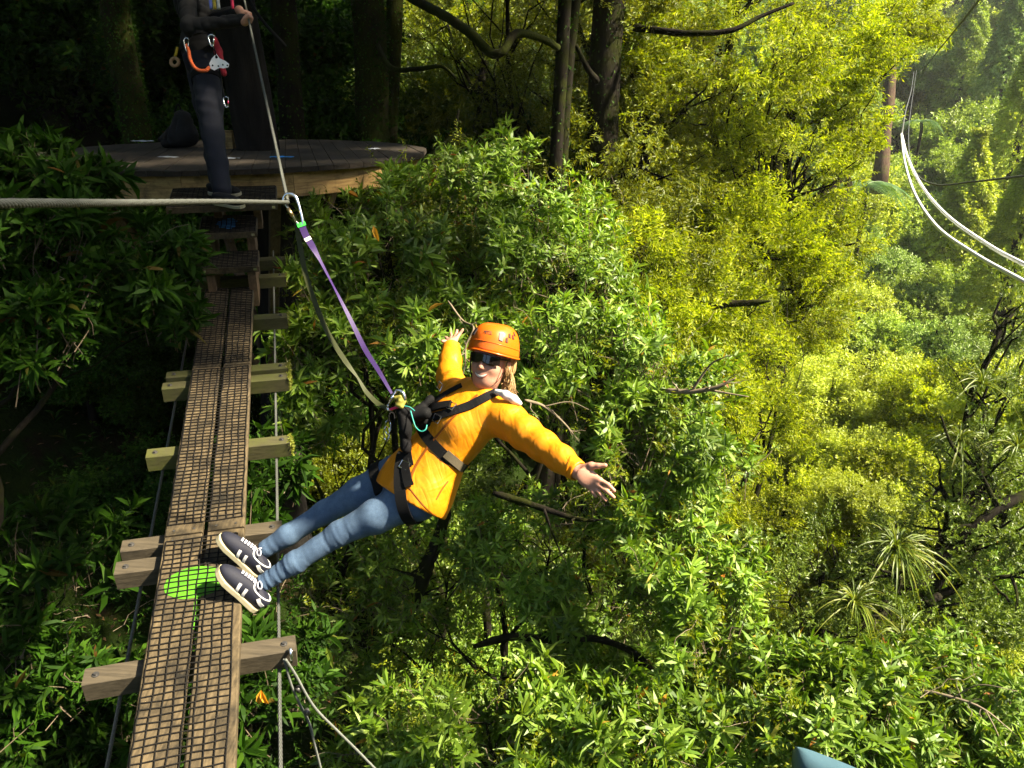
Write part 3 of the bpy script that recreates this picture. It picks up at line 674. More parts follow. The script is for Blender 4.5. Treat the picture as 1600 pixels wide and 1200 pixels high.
tall_tree('forest_tree', 'unseen tree behind the viewer, its crown added to shade the left side', 0, 0, .3, .2, 19, [((2.4,-.4,19.0),(1.7,1.4,1.0)),((4.7,-.6,19.0),(1.5,1.1,.9)),((.6,2.0,18.4),(1.8,1.4,.9)),((.2,-1.2,18.6),(1.8,1.7,1.0)),((-2.8,-.2,18.6),(2,1.8,1.1)),((-5.4,2.4,18.4),(2.2,2.,1.1)),((-7.6,5.4,18.4),(2.2,2.2,1.2)),((-6.4,-1,18),(2,2,1.1))], 50, 'bark', 0, xy=(-3.6,-3.4), dens=1.4)  # out of view; lobes placed to shade the near walkway and left side
# leaning mossy trunk that ends in a stub at the platform's right edge
lt = empty('leaning_trunk', at(430, 690, 7.7), 'mossy dark leaning trunk ending in a stub beside the platform edge', 'tree')
P = spline([at(400,760,7.6), at(430,690,7.7), at(490,600,7.7), at(560,500,7.8), at(615,360,8.1), at(665,275,8.3), at(700,235,8.4), at(724,214,8.45)], 8)
lr = np.linspace(.20, .085, len(P)); MB().tube(P, lr, 12, wob=.22).build('trunk', M['barkmoss'], lt, True)
rI = np.random.default_rng(3); ivy(lt, P, lr, 2200, rI, 'olive', (.02,.04), 'moss_leaves')
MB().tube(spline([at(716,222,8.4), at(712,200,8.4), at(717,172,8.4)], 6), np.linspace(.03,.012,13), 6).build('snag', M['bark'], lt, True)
# limbs showing through the shrubs
def branch(label, pts, ra, rb, mat='bark', side=()):
    P = spline([at(*q) for q in pts], 8)
    root = empty('fallen_branch', P[0], label, 'branch')
    rad = np.linspace(ra, rb, len(P)); tl = np.linspace(0, 1, len(P)); rad = rad*np.interp(tl, [0,.06,.75,1], [.5,1,1,.25])
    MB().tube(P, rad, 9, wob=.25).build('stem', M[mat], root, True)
    rb_ = np.random.default_rng(len(label)+int(pts[0][0])); L_ = float(np.linalg.norm(np.diff(P, axis=0), axis=1).sum())
    for _ in range(7):
        k = int(rb_.integers(2, len(P)-2)); d = nrm(nrm(P[k+1]-P[k])*.7 + rb_.normal(0, .6, 3)); q = P[k] + d*L_*rb_.uniform(.12, .3)
        Q = wiggle(P[k], q, 7, .10, rb_); MB().tube(Q, np.linspace(rad[k]*.45, max(rad[k]*.08, .0012), 7), 5, cap=False).build('side_branch', M[mat], root, True)
    for s in side:
        Q = spline([at(*q) for q in s], 6); MB().tube(Q, np.linspace(rb*.9, rb*.3, len(Q)), 6, wob=.2).build('side_branch', M[mat], root, True)
branch('thick dark limb lying across the shrubs at lower centre', [(740,1010,6.5),(800,995,6.4),(860,1000,6.35),(930,998,6.2),(990,1020,6.0),(1030,1060,5.8),(1070,1095,5.6),(1140,1110,5.4)], .034, .018, side=[[(990,1020,6.0),(1000,1060,5.8),(1010,1110,5.7)]])
branch('black branch stretching out below the outstretched arm', [(770,770,5.9),(820,785,5.8),(865,800,5.7),(910,812,5.6),(950,812,5.5)], .030, .012, side=[[(850,795,5.7),(870,850,5.7),(885,880,5.7)]])
branch('broken mossy log sticking out at the edge of the yellow tree', [(1105,478,9.4),(1140,475,9.3),(1175,473,9.2),(1204,470,9.1)], .045, .035, 'barkmoss')
branch('pale dead stick arching in front of the shrub by the helmet', [(700,470,4.6),(722,500,4.5),(740,512,4.4),(728,540,4.4),(727,570,4.4),(722,590,4.4)], .006, .005, 'twigpale')
branch('knobbly dead branch stump at the right of the bright shrub', [(1040,610,5.8),(1080,612,5.7),(1120,605,5.6),(1150,590,5.55)], .020, .012, 'twigpale', side=[[(1080,612,5.7),(1110,570,5.6),(1140,555,5.5)],[(1100,608,5.65),(1140,615,5.6),(1170,620,5.55)]])
branch('mossy dark bough at the right edge under the perching plants', [(1660,760,10.2),(1600,775,10.2),(1550,800,10.1),(1500,845,10.1),(1450,900,10.1),(1400,930,10)], .08, .04, side=[[(1560,795,10.1),(1530,740,10),(1490,700,10),(1470,650,10)]])
branch('bleached twiggy dead branch in the bottom right corner', [(1400,1090,5.4),(1440,1080,5.3),(1490,1090,5.2),(1540,1110,5.1),(1600,1160,5)], .012, .006, 'twigpale', side=[[(1440,1080,5.3),(1450,1050,5.25),(1480,1040,5.2)],[(1490,1090,5.2),(1530,1070,5.1),(1590,1080,5)],[(1540,1110,5.1),(1560,1150,5),(1570,1190,5)]])
branch('thin bare trunk below the woman\'s hips', [(700,790,7.0),(685,840,7.1),(665,890,7.2),(650,950,7.3)], .05, .07)
branch('bare twigs poking out of the shrub right of her hood', [(820,625,4.6),(850,635,4.7),(880,660,4.8),(905,690,4.9)], .010, .005, 'twigpale', side=[[(850,635,4.7),(890,628,4.7),(920,640,4.7)]])

# ------------------------------------------------------------------ perching grass-like plants
def perch(label, px, py, d, nb, L, seed):
    r = np.random.default_rng(seed); c = at(px, py, d); root = empty('perching_plant', c, label, 'plant', None)
    for k in range(nb):
        a = r.random()*2*math.pi; el = r.uniform(.15, 1.4); l = L*r.uniform(.5, 1.15)
        h = np.array([math.cos(a), math.sin(a), 0]); t = np.linspace(0, 1, 8)[:, None]
        P = c + h*math.cos(el)*l*t + UP*(math.sin(el)*l*t - (.55+.5*((k*7) % 10)/10)*l*t**2.2) + h*.12*l*t**2
        w_ = L*.017*np.array([.8,1,1,.95,.85,.65,.4,.06])
        S = np.cross(h, UP); Nn = np.cross(S, np.gradient(P, axis=0)); Nn = unit(Nn)
        m = MB(); V = np.stack([P - S*w_[:, None], P - Nn*.006, P + S*w_[:, None]], 1).reshape(-1, 3)
        F = [(i*3+j, i*3+j+1, i*3+j+4, i*3+j+3) for i in range(7) for j in range(2)]
        m.add(V, F); m.build('blade', M['blade'], root)
perch('large arching grass-like plant perched on the right-hand tree', 1400, 860, 9.6, 110, .75, 61)
perch('arching grass-like plant just below the large perched one', 1335, 945, 9.2, 90, .66, 62)
perch('perched grass tuft high on the right-hand tree', 1535, 600, 10.2, 45, .6, 63)
perch('perched grass tuft beside the dark gap at right', 1500, 690, 10.2, 60, .65, 64)
perch('sunlit grass tuft perched at the right edge', 1590, 700, 9.8, 45, .62, 65)
perch('drooping grass tuft below the bough at right', 1410, 1000, 9.0, 60, .7, 66)

# ------------------------------------------------------------------ valley and background trees: shared crowns
def crown_proto(seed, R, nsp, L, flat=.8, T=T2, sub=9):
    r = np.random.default_rng(seed); Ps = []
    for k in range(sub):
        v = nrm(r.normal(0, 1, 3)); v[2] = abs(v[2])*.8 - .15
        c = v*R*.55*np.array([1, 1, flat]); rr_ = R*r.uniform(.32, .55)
        tips, ax, _ = lobe_tips(c, (rr_, rr_, rr_*flat), nsp//sub, r, ncl=16, sig=.17, up=.35, back=-2)
        Ps.append(sprays(tips, ax, 9, L*2.2, L*.8, L*1.25, (.8, 1.0), r, droop=.1, twist=2.6))
    P, D, N, Ln = map(np.concatenate, zip(*Ps))
    return P, D, N, Ln, T
def conic_proto(seed, R, H, nsp, L):
    r = np.random.default_rng(seed); h = r.random(nsp)**.8; a = r.random(nsp)*2*math.pi
    rad = R*(1-h)**.8*(.55+.45*np.abs(np.sin(a*3+h*25)))*r.uniform(.6, 1, nsp)**.5
    tips = np.stack([rad*np.cos(a), rad*np.sin(a), h*H - H*.4], 1); ax = unit(np.stack([np.cos(a), np.sin(a), np.full(nsp, -.25)], 1) + r.normal(0, .25, (nsp, 3)))
    P, D, N, Ln = sprays(tips, ax, 9, L*2.2, L*.8, L*1.25, (.7, .9), r, droop=.5)
    return P, D, N, Ln, T2
PROTO = [crown_proto(70+k, 2.6, 4300, .125) for k in range(5)] + [conic_proto(80, 2.2, 8, 4200, .12), conic_proto(81, 1.9, 7, 3800, .12)]
PMESH = {}
def crown_mesh(k, mat):
    if k not in PMESH:
        P, D, N, Ln, T = PROTO[k]; PMESH[k] = leaf_mesh('crown', P, D, N, Ln, Ln*.5, T, M['valley'])
    return PMESH[k]
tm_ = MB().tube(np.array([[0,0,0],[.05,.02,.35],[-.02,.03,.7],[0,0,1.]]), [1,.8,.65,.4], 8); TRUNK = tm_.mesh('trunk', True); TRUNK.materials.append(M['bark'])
def far_tree(name, label, c, R, k, mat, r, group=None, cat='tree'):
    c = np.asarray(c, float); s = R/2.6
    gz = float(ground_z(c[0], c[1])); base = np.array([c[0], c[1], min(gz-.2, c[2]-R*.6)])
    root = empty(name, base, label, cat, group)
    o = bpy.data.objects.new('crown', crown_mesh(k, mat)); COL.objects.link(o); o.parent = root
    o.material_slots[0].link = 'OBJECT'; o.material_slots[0].material = M[mat]
    o.location = Vector(c-base); o.rotation_euler = (0, 0, r.random()*6.28); o.scale = (s*r.uniform(.9,1.15), s*r.uniform(.9,1.15), s*r.uniform(.85,1.1)); o['kind'] = 'stuff'
    h = c[2]-base[2]+R*.3; t = bpy.data.objects.new('trunk', TRUNK); COL.objects.link(t); t.parent = root; q = max(.06, .035*h)
    t.scale = (q, q, h)
    return root
rV = np.random.default_rng(90)
VT = [  # px, py, depth, radius, crown, colour, label
 (1400,625,23,2.1,0,'valleyyellow','rounded bright green crown in the middle of the valley'),
 (1300,640,22,1.9,1,'valleyyellow','sunlit crown left of the rounded bright one'),
 (1240,720,18,1.6,2,'valleyyellow','pale yellow-green crown at the near left of the valley'),
 (1330,730,17,1.4,3,'valleyyellow','softly lit crown below the rounded bright one'),
 (1420,740,16,1.5,1,'yellow','yellow sunlit bush in front of the rounded crown'),
 (1250,800,15,1.2,0,'yellow','yellowish bush at the near foot of the valley'),
 (1350,800,14.5,1.2,2,'valleyyellow','bright bush just above the perching plants'),
 (1480,640,19,1.6,4,'yellow','yellow-green bush at the foot of the right-hand tree'),
 (1250,560,27,2.0,4,'valleyyellow','soft green crown beside the big yellow tree edge'),
 (1340,540,30,2.3,3,'valley','darker crown behind the rounded bright one'),
 (1460,560,29,2.2,1,'valleyblue','grey-green crown right of the valley middle'),
 (1300,480,36,2.6,0,'valleyyellow','light green crown halfway up the valley on the left'),
 (1430,480,36,2.2,3,'valley','deep green crown halfway up the valley in the middle'),
 (1500,460,38,2.8,2,'valley','mid green crown halfway up the valley on the right'),
 (1370,430,44,2.8,4,'valleyblue','cool green crown above the light green one'),
 (1290,400,46,3,1,'valleyyellow','pale crown tucked against the yellow tree'),
 (1440,410,48,3,3,'valley','green crown under the white zip lines'),
 (1520,350,52,3.4,0,'valleyblue','large grey-green crown behind the white zip lines'),
 (1590,380,34,3,6,'valleyyellow','bright crown at the right edge below the zip lines'),
 (1420,350,58,3.2,2,'valleyblue','dark green crown below the pale trunk'),
 (1500,270,64,4,4,'valley','tall crown right of the pale trunk'),
 (1590,230,50,4.2,5,'valleyyellow','feathery bright tree at the right edge'),
 (1440,290,66,3.4,3,'valleyblue','shadowy crown behind the far cables'),
 (1570,120,75,6,6,'valleyblue','tall misty tree high on the right'),
 (1500,140,85,6,5,'valley','tall feathery tree behind the far cables'),
 (1430,120,88,5,1,'valleyblue','far crown behind the cable junction'),
 (1360,280,60,3.2,0,'valley','crown at the left foot of the pale trunk'),
 (1330,380,50,2.6,2,'valleyblue','dusky crown near the tree fern')]
for px, py, d, R, k, mat, lab in VT:
    c = at(px, py, d); far_tree('valley_tree', lab, c, R, k, mat, rV, 'tree crowns in the valley')
VC = ['valley', 'valleyblue', 'valleyyellow', 'valleyblue', 'valleyyellow', 'valley']
cnt = 0; tries = 0
while cnt < 150 and tries < 4000:
    tries += 1
    s = rV.uniform(48, 215); t = rV.uniform(-.55, .62)*s
    xy = AX*s + AT*t; gz = float(ground_z(*xy)); R = rV.uniform(3.0, 5.0)*(1+s/300)
    x, y, d = proj((xy[0], xy[1], gz+R))
    if not (-150 < x < 1800 and -350 < y < 700) or d < 45: continue
    far_tree('hillside_tree', 'one of the many tree crowns covering the far hillside', (xy[0], xy[1], gz+R*rV.uniform(.7, 1.5)), R, int(rV.integers(0, 7)), VC[int(rV.integers(0, 6))], rV, 'trees on the far hillside'); cnt += 1
cnt = 0
while cnt < 70:
    s = rV.uniform(19, 62); t = rV.uniform(-9, 9)*(.5+s/60); xy = AX*s + AT*t; gz = float(ground_z(*xy)); R = rV.uniform(1.4, 2.5)
    q = proj((xy[0], xy[1], gz+R*.6))
    if not (1130 < q[0] < 1680): continue
    far_tree('valley_bush', 'one of the rounded bright bushes carpeting the valley floor', (xy[0], xy[1], gz+R*rV.uniform(.35, .8)), R, int(rV.integers(0, 5)), ['valleyyellow', 'valley', 'valleyyellow', 'yellow'][int(rV.integers(0, 4))], rV, 'bushes carpeting the valley floor', 'bush'); cnt += 1
# dark forest behind the platform
cnt = 0
LC = ['olive', 'lancedark', 'lancedark', 'lancedark', 'lancedark', 'small']
while cnt < 96:
    x = rV.uniform(-24, 5); y = rV.uniform(12.5, 34)
    gz = float(ground_z(x, y)); R = rV.uniform(1.8, 3.2); c = (x, y, gz + rV.uniform(.3, 6.5))
    q = proj(c)
    if q[2] < 13.2 or q[0] > 900 or q[0] < -350 or q[1] < -330 or q[1] > 520: continue
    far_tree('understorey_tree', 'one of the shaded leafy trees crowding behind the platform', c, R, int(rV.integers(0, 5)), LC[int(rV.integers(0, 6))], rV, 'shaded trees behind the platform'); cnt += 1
# slopes under the near shrubs
cnt = 0
while cnt < 84:
    x = rV.uniform(-7, 9); y = rV.uniform(5.5, 18); gz = float(ground_z(x, y)); c = (x, y, gz+rV.uniform(.4, 1.6)); q = proj(c)
    if q[0] < -150 or q[0] > 1750 or q[1] < 350 or q[1] > 1400 or q[2] < 8.5: continue
    R = rV.uniform(1.0, 1.7)
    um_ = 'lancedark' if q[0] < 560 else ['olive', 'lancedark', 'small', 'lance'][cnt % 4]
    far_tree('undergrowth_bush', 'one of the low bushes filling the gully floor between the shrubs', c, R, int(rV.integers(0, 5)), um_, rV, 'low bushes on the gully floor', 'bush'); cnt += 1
cnt = 0
while cnt < 34:
    q = at(rV.uniform(1190, 1680), rV.uniform(800, 1120), rV.uniform(11.5, 17)); gz = float(ground_z(q[0], q[1])); R = rV.uniform(.9, 1.5)
    far_tree('hollow_bush', 'one of the yellow-green bushes filling the hollow at lower right', (q[0], q[1], max(gz+.3, q[2])), R, int(rV.integers(0, 5)), ['valleyyellow', 'olive', 'lance', 'yellow'][int(rV.integers(0, 4))], rV, 'bushes in the lower right hollow', 'bush'); cnt += 1
for px, py, d, R, mat, lab in ((1000,270,17,1.8,'olive','olive tree filling the gap left of the big yellow-green tree'), (1060,350,16,1.6,'yellow','yellow-green bush showing through the gap above the mossy log'), (940,330,18,1.8,'olive','shaded olive tree behind the shrub above the helmet'),
    (1590,760,15,1.6,'valley','green bush behind the bough at the right edge'), (1640,640,16,2.0,'valleyyellow','bright bush behind the right-hand tree'), (1120,640,14,1.3,'yellow','yellow bush behind the knobbly dead branch'), (1150,300,18,2.0,'yellow','yellow-green crown deep inside the big tree'), (880,250,17,1.8,'olive','dim olive crown between the dark trunks'), (800,0,26,3.2,'olive','olive crown at the top edge between the trunks'), (690,-10,28,3.2,'olive','dark olive crown at the top edge right of the mossy trunk'), (900,-20,30,3.4,'yellow','yellowish crown at the top edge behind the broad black trunk')):
    far_tree('gap_tree', lab, at(px, py, d), R, int(rV.integers(0, 5)), mat, rV)
# far pale trunk, tree fern
pt = empty('bare_trunk_tree', at(1376, 275, 46), 'pale reddish bare trunk standing in the valley', 'tree')
MB().tube(np.array([at(1372,300,46), at(1378,255,46), at(1383,205,46), at(1388,160,46), at(1391,120,46), at(1393,60,46)]), [.5,.42,.36,.34,.32,.3], 12, wob=.15).build('trunk', M['barkpale'], pt, True)
def tree_fern(label, px, py, d, R, nf, seed):
    r = np.random.default_rng(seed); c = at(px, py, d); gz = float(ground_z(c[0], c[1]))
    root = empty('tree_fern', (c[0], c[1], min(gz, c[2]-1)), label, 'tree fern')
    MB().tube(np.array([[c[0], c[1], min(gz, c[2]-1)-.2], c+np.array([.1,0,-.5]), c]), [.16,.12,.12], 8, wob=.2).build('trunk', M['bark'], root, True)
    for k in range(nf):
        a = 2*math.pi*k/nf + r.random()*.3; h = np.array([math.cos(a), math.sin(a), 0]); S = np.cross(h, UP); t = np.linspace(0, 1, 16)
        L = R*r.uniform(.85, 1.1); P = c + h*L*t[:, None] + UP*(L*(.55*t - (.8+.35*r.random())*t**2))[:, None]
        m = MB(); m.tube(P, np.linspace(.02, .005, 16), 4, cap=False)
        wv = L*.24*np.sin(np.pi*np.clip(t*.93+.07, 0, 1))**.7
        for i in range(1, 16):
            for sg in (-1, 1):
                for f in (0, .5):
                    p = P[i]*(1-f) + P[i-1]*f; tip = p + S*sg*wv[i] + h*L*.06 - UP*wv[i]*.25
                    wd = h*L*.02; m.add([p-wd, p+wd, tip+wd*.3, tip-wd*.3], [(0,1,2,3)])
        m.build('frond', M['frond'], root)
tree_fern('silvery tree fern below the pale trunk', 1352, 290, 43, 2.6, 16, 5)
tree_fern('dark tree fern further up the valley', 1440, 190, 62, 1.9, 14, 6)
# ground cover near and below the walkway
rG = np.random.default_rng(95); n = 5600
gx = np.concatenate([rG.uniform(-9, 9, n//2), rG.uniform(-24, 4, n//2)]); gy = np.concatenate([rG.uniform(1.5, 16, n//2), rG.uniform(11, 30, n//2)]); P0 = np.stack([gx, gy, ground_z(gx, gy)+rG.uniform(.02, .35, n)], 1)
A = unit(np.stack([rG.normal(0,.4,n), rG.normal(0,.4,n), np.ones(n)], 1))
P, D, N, L = sprays(P0, A, 7, .12, .10, .18, (1.3, .6), rG)
o = link('ground_cover', leaf_mesh('ground_cover', P, D, N, L, L*.24, T2, M['lancedark'])); tag(o, 'low dark leafy ground cover on the forest floor', 'plants', kind='stuff')
n = 9000; gx = rG.uniform(-8, 5, n); gy = rG.uniform(1.5, 13, n); P0 = np.stack([gx, gy, ground_z(gx, gy)+rG.uniform(.0, .03, n)], 1)
D = unit(rG.normal(0, 1, (n, 3))*np.array([1, 1, .15])); L = rG.uniform(.05, .11, n); M['litter'] = leaf_mat('leaf_litter', [(0,(.03,.015,.008)),(.6,(.09,.045,.02)),(1,(.18,.10,.04))], .1)
o = link('leaf_litter', leaf_mesh('leaf_litter', P0, D, np.tile(UP, (n, 1)), L, L*.4, T2, M['litter'])); tag(o, 'brown fallen leaves on the forest floor below the walkway', 'leaves', kind='stuff')
for px, py, d, lab in ((408,1078,5.0,'orange dead leaf hanging right of the walkway near the bottom'), (583,352,5.6,'orange dead leaf in the shrub under the platform')):
    root = empty('dead_leaf', at(px, py, d), lab, 'leaf')
    for k, (dx, dz) in enumerate(((.3, -1), (-.25, -1))):
        if k and px > 500: break
        v, f3, f4 = LEAF_OBJ[1]; D_ = nrm([dx, -.2, dz]); S_ = nrm(np.cross([0,-1,.2], D_)); N_ = np.cross(D_, S_); Lf = .12
        V = at(px, py, d) + Lf*(v[:, :1]*D_ + v[:, 1:2]*S_*1.3 + v[:, 2:]*N_); link('blade', mesh_np('blade', V, [f3, f4]), root, M['dead'])

# ------------------------------------------------------------------ people: smooth surfaces grown from a distance field
import openvdb
def rc(a, b, ra, rb, k=.02): return ('c', np.asarray(a, float), np.asarray(b, float), ra, rb, k)
def el(c, ax, rad, k=.02): return ('e', np.asarray(c, float), np.asarray(ax, float), np.asarray(rad, float), None, k)
def chain(pts, rads, k=.02): return [rc(pts[i], pts[i+1], rads[i], rads[i+1], k) for i in range(len(pts)-1)]
def prim_d(p, X):
    if p[0] == 'c':
        a, b = p[1], p[2]; ba = b-a; t = np.clip(((X-a) @ ba)/(ba @ ba+1e-12), 0, 1)
        return np.linalg.norm(X - a - t[..., None]*ba, axis=-1) - (p[3] + (p[4]-p[3])*t)
    q = (X-p[1]) @ p[2].T; r = p[3]; k0 = np.linalg.norm(q/r, axis=-1); k1 = np.linalg.norm(q/(r*r), axis=-1)
    return k0*(k0-1)/np.maximum(k1, 1e-9)
def prim_box(p, m):
    if p[0] == 'c':
        r = max(p[3], p[4])+m; return np.minimum(p[1], p[2])-r, np.maximum(p[1], p[2])+r
    e = np.sqrt(((p[2]*p[3][:, None])**2).sum(0))+m; return p[1]-e, p[1]+e
def sdf_mesh(name, prims, h, disp=None, cuts=(), subs=()):
    """blend the primitives; cuts: (point, normal) half-spaces removed on the normal side; subs: primitives carved out"""
    bx_ = [prim_box(p, p[5]+3*h) for p in prims]
    lo = np.min([b[0] for b in bx_], 0); hi = np.max([b[1] for b in bx_], 0)
    n = np.ceil((hi-lo)/h).astype(int)+2
    G = np.full(n, 1.0, np.float32)
    def win(b):
        i0 = np.maximum(((b[0]-lo)/h).astype(int), 0); i1 = np.minimum(((b[1]-lo)/h).astype(int)+2, n)
        g = np.stack(np.meshgrid(*[lo[k]+h*np.arange(i0[k], i1[k]) for k in range(3)], indexing='ij'), -1)
        return (slice(i0[0], i1[0]), slice(i0[1], i1[1]), slice(i0[2], i1[2])), g
    for p, b in zip(prims, bx_):
        s, X = win(b); d = prim_d(p, X).astype(np.float32); k = p[5]; g = G[s]
        hh = np.clip(.5+.5*(g-d)/k, 0, 1); G[s] = np.where(g > .9, d, g*(1-hh)+d*hh - k*hh*(1-hh))
    for p in subs:
        s, X = win(prim_box(p, p[5]+2*h)); d = -prim_d(p, X).astype(np.float32); k = p[5]; g = G[s]
        hh = np.clip(.5-.5*(g-d)/k, 0, 1); G[s] = g*(1-hh)+d*hh + k*hh*(1-hh)
    if disp is not None or len(cuts):
        near = np.argwhere(np.abs(G) < .05); X = lo + near*h; g = G[tuple(near.T)]
        if disp is not None: g = g + disp(X)
        for c, nn in cuts: g = np.maximum(g, (X-np.asarray(c)) @ nrm(nn))
        G[tuple(near.T)] = g
        for c, nn in cuts:
            far = np.argwhere(G < -.049); Xf = lo + far*h; G[tuple(far.T)] = np.maximum(G[tuple(far.T)], (Xf-np.asarray(c)) @ nrm(nn))
    gr_ = openvdb.FloatGrid(); gr_.background = 1.0; gr_.copyFromArray(np.clip(G, -.06, 1.0).astype(np.float32), tolerance=0.0)
    P, T, Q = gr_.convertToPolygons(isovalue=0.0, adaptivity=0.0)
    P = np.asarray(P)*h
    Q = np.asarray(Q); T = np.asarray(T)
    if len(Q) and np.sum(P[Q[:, 0]]*np.cross(P[Q[:, 1]], P[Q[:, 2]])) < 0: Q = Q[:, ::-1]; T = T[:, ::-1]
    P = lo + P
    return mesh_np(name, P, [x for x in (Q, T) if len(x)], True)
def folds(dirs, amp, seed, noise_amp=.0):
    """cloth folds: warped waves running across `dirs` (direction, wavelength, weight)"""
    r = np.random.default_rng(seed); D = [(nrm(d), w_, a, r.random()*6, nrm(r.normal(0,1,3)), nrm(r.normal(0,1,3))) for d, w_, a in dirs]
    def f(X):
        o = np.zeros(len(X))
        for d, w_, a, ph, q1, q2 in D:
            s = X @ d*(2*math.pi/w_) + ph + 2.6*np.sin(X @ q1*8+ph) + 1.7*np.sin(X @ q2*15+ph*2) + .8*np.sin(X @ q1*31+ph)
            msk = np.clip(.35+.9*np.sin(X @ q2*9+ph*3)*np.sin(X @ q1*13+ph)+.5*np.sin(X @ d*6+ph), 0, 1)
            o += a*(1-np.abs(np.sin(s*.5)))**2.2*msk*1.6
        return o*amp
    return f
def rings(d, wl, amp, seed):
    r = np.random.default_rng(seed); d = nrm(d); q1, q2 = nrm(r.normal(0,1,3)), nrm(r.normal(0,1,3)); ph = r.random()*6
    def f(X):
        s = X @ d*(2*math.pi/wl) + ph + 1.5*np.sin(X @ q1*11+ph) + .9*np.sin(X @ q2*23)
        return amp*np.abs(np.sin(s*.5))**1.4*np.clip(.55+.8*np.sin(X @ q2*14+ph), 0, 1)
    return f
def bvh_of(me):
    V = [v.co.copy() for v in me.vertices]; return BVHTree.FromPolygons(V, [tuple(p.vertices) for p in me.polygons])
def cast(bv, px, py):
    d = nrm(at(px, py, 1)-CC); h = bv.ray_cast(Vector(CC), Vector(d), 30)
    return (None, None) if h[0] is None else (np.array(h[0]), np.array(h[1]))
def strap_on(bv, px_pts, width, thick, name, mat, parent, lift=.002, n=6):
    """webbing laid over a surface along a path seen from the viewer"""
    pp = spline(px_pts, n); P, N = [], []
    for x, y in pp:
        p, nn = cast(bv, x, y)
        if p is None: continue
        P.append(p); N.append(nn)
    P, N = np.array(P), np.array(N)
    for _ in range(3):
        P[1:-1] = (P[:-2]+2*P[1:-1]+P[2:])/4; N[1:-1] = (N[:-2]+2*N[1:-1]+N[2:])/4
    for i in range(len(P)):
        h = bv.find_nearest(Vector(P[i])); q = np.array(h[0]); e = (q-P[i]) @ N[i]
        if e > 0: P[i] = P[i] + N[i]/np.linalg.norm(N[i])*e
    N = unit(N); T = unit(np.gradient(P, axis=0)); Wd = unit(np.cross(N, T))
    return MB().ribbon(P + N*lift, Wd, N, width, thick).build(name, mat, parent)
def loop_on(bv, c, nrm_, rmax, width, thick, name, mat, parent, lift=.002, n=56):
    """webbing loop round a body part: rays from outside towards the axis"""
    nn = nrm(nrm_); X = nrm(np.cross(nn, [.3, .5, .8])); Y = np.cross(nn, X); P = []
    for i in range(n):
        a = 2*math.pi*i/n; d = X*math.cos(a)+Y*math.sin(a); h = bv.ray_cast(Vector(c+d*rmax), Vector(-d), rmax)
        P.append(np.array(h[0]) if h[0] is not None else c + d*rmax*.5)
    P = np.array(P)
    for _ in range(4): P = (np.roll(P, 1, 0)+2*P+np.roll(P, -1, 0))/4
    P = np.vstack([P, P[:1]]); O = unit(P-c); O = unit(O - (O @ nn)[:, None]*nn)
    return MB().ribbon(P + O*lift, np.tile(nn, (len(P), 1)), O, width, thick).build(name, mat, parent)

M['skin'] = simple('skin', (.42,.215,.145), .5, var=.10, scale=14, spec=.35)
n_ = M['skin'].node_tree.nodes['Principled BSDF']; n_.inputs['Subsurface Weight'].default_value = .12; n_.inputs['Subsurface Radius'].default_value = (.010,.004,.002); n_.inputs['Subsurface Scale'].default_value = 1.0
M['jacket'], n_, l_, b_ = mat_new('orange_jacket')
def crease(e1, e2, sc1, sc2, seed):
    g = n_.new('ShaderNodeNewGeometry'); cx = n_.new('ShaderNodeCombineXYZ'); e1, e2 = nrm(e1), nrm(e2); e3 = np.cross(e1, e2)
    for k, (e, sc) in enumerate(((e1, sc1), (e2, sc2), (e3, sc2))):
        d = n_.new('ShaderNodeVectorMath'); d.operation = 'DOT_PRODUCT'; d.inputs[1].default_value = Vector(e*sc); l_.new(g.outputs['Position'], d.inputs[0]); l_.new(d.outputs['Value'], cx.inputs[k])
    t = n_.new('ShaderNodeTexNoise'); t.inputs['Scale'].default_value = 1; t.inputs['Detail'].default_value = 2; t.inputs['Roughness'].default_value = .4; t.inputs['Distortion'].default_value = .5; l_.new(cx.outputs[0], t.inputs[0])
    m = n_.new('ShaderNodeMath'); m.operation = 'SUBTRACT'; m.inputs[1].default_value = .5; l_.new(t.outputs[0], m.inputs[0])
    a = n_.new('ShaderNodeMath'); a.operation = 'ABSOLUTE'; l_.new(m.outputs[0], a.inputs[0]); return a.outputs[0]
c1_ = crease(CR*.85+CU*.35, CU*.85-CR*.35, 4, 17, 1); c2_b = crease(CU*.9-CR*.3, CR*.9+CU*.3, 5, 22, 2)
ad_ = n_.new('ShaderNodeMath'); ad_.operation = 'ADD'; l_.new(c1_, ad_.inputs[0]); l_.new(c2_b, ad_.inputs[1])
bump(n_, l_, ad_.outputs[0], .26, .030, b_)
l_.new(ramp(n_, l_, noise(n_, l_, 9, 4), [(.3,(.56,.19,.003)),(.7,(.62,.215,.004))]), b_.inputs['Base Color'])
b_.inputs['Roughness'].default_value = .45; b_.inputs['Specular IOR Level'].default_value = .4
M['lining'] = simple('white_lining', (.60,.585,.56), .6, var=.03)
M['cuff'] = simple('red_cuff', (.45,.03,.02), .6)
M['denim'], n_, l_, b_ = mat_new('denim')
f_ = noise(n_, l_, 3.2, 6, .7); f2_ = noise(n_, l_, 420, 2, .5)
cA = ramp(n_, l_, f_, [(.32,(.030,.058,.110)),(.5,(.055,.098,.170)),(.66,(.105,.170,.265))])
cB = ramp(n_, l_, f2_, [(.3,(.75,.75,.75)),(.7,(1.2,1.2,1.2))])
mm_ = n_.new('ShaderNodeMix'); mm_.data_type = 'RGBA'; mm_.blend_type = 'MULTIPLY'; mm_.inputs[0].default_value = 1
l_.new(cA, mm_.inputs[6]); l_.new(cB, mm_.inputs[7]); l_.new(mm_.outputs[2], b_.inputs['Base Color']); b_.inputs['Roughness'].default_value = .85
bump(n_, l_, f2_, .25, .001, b_)
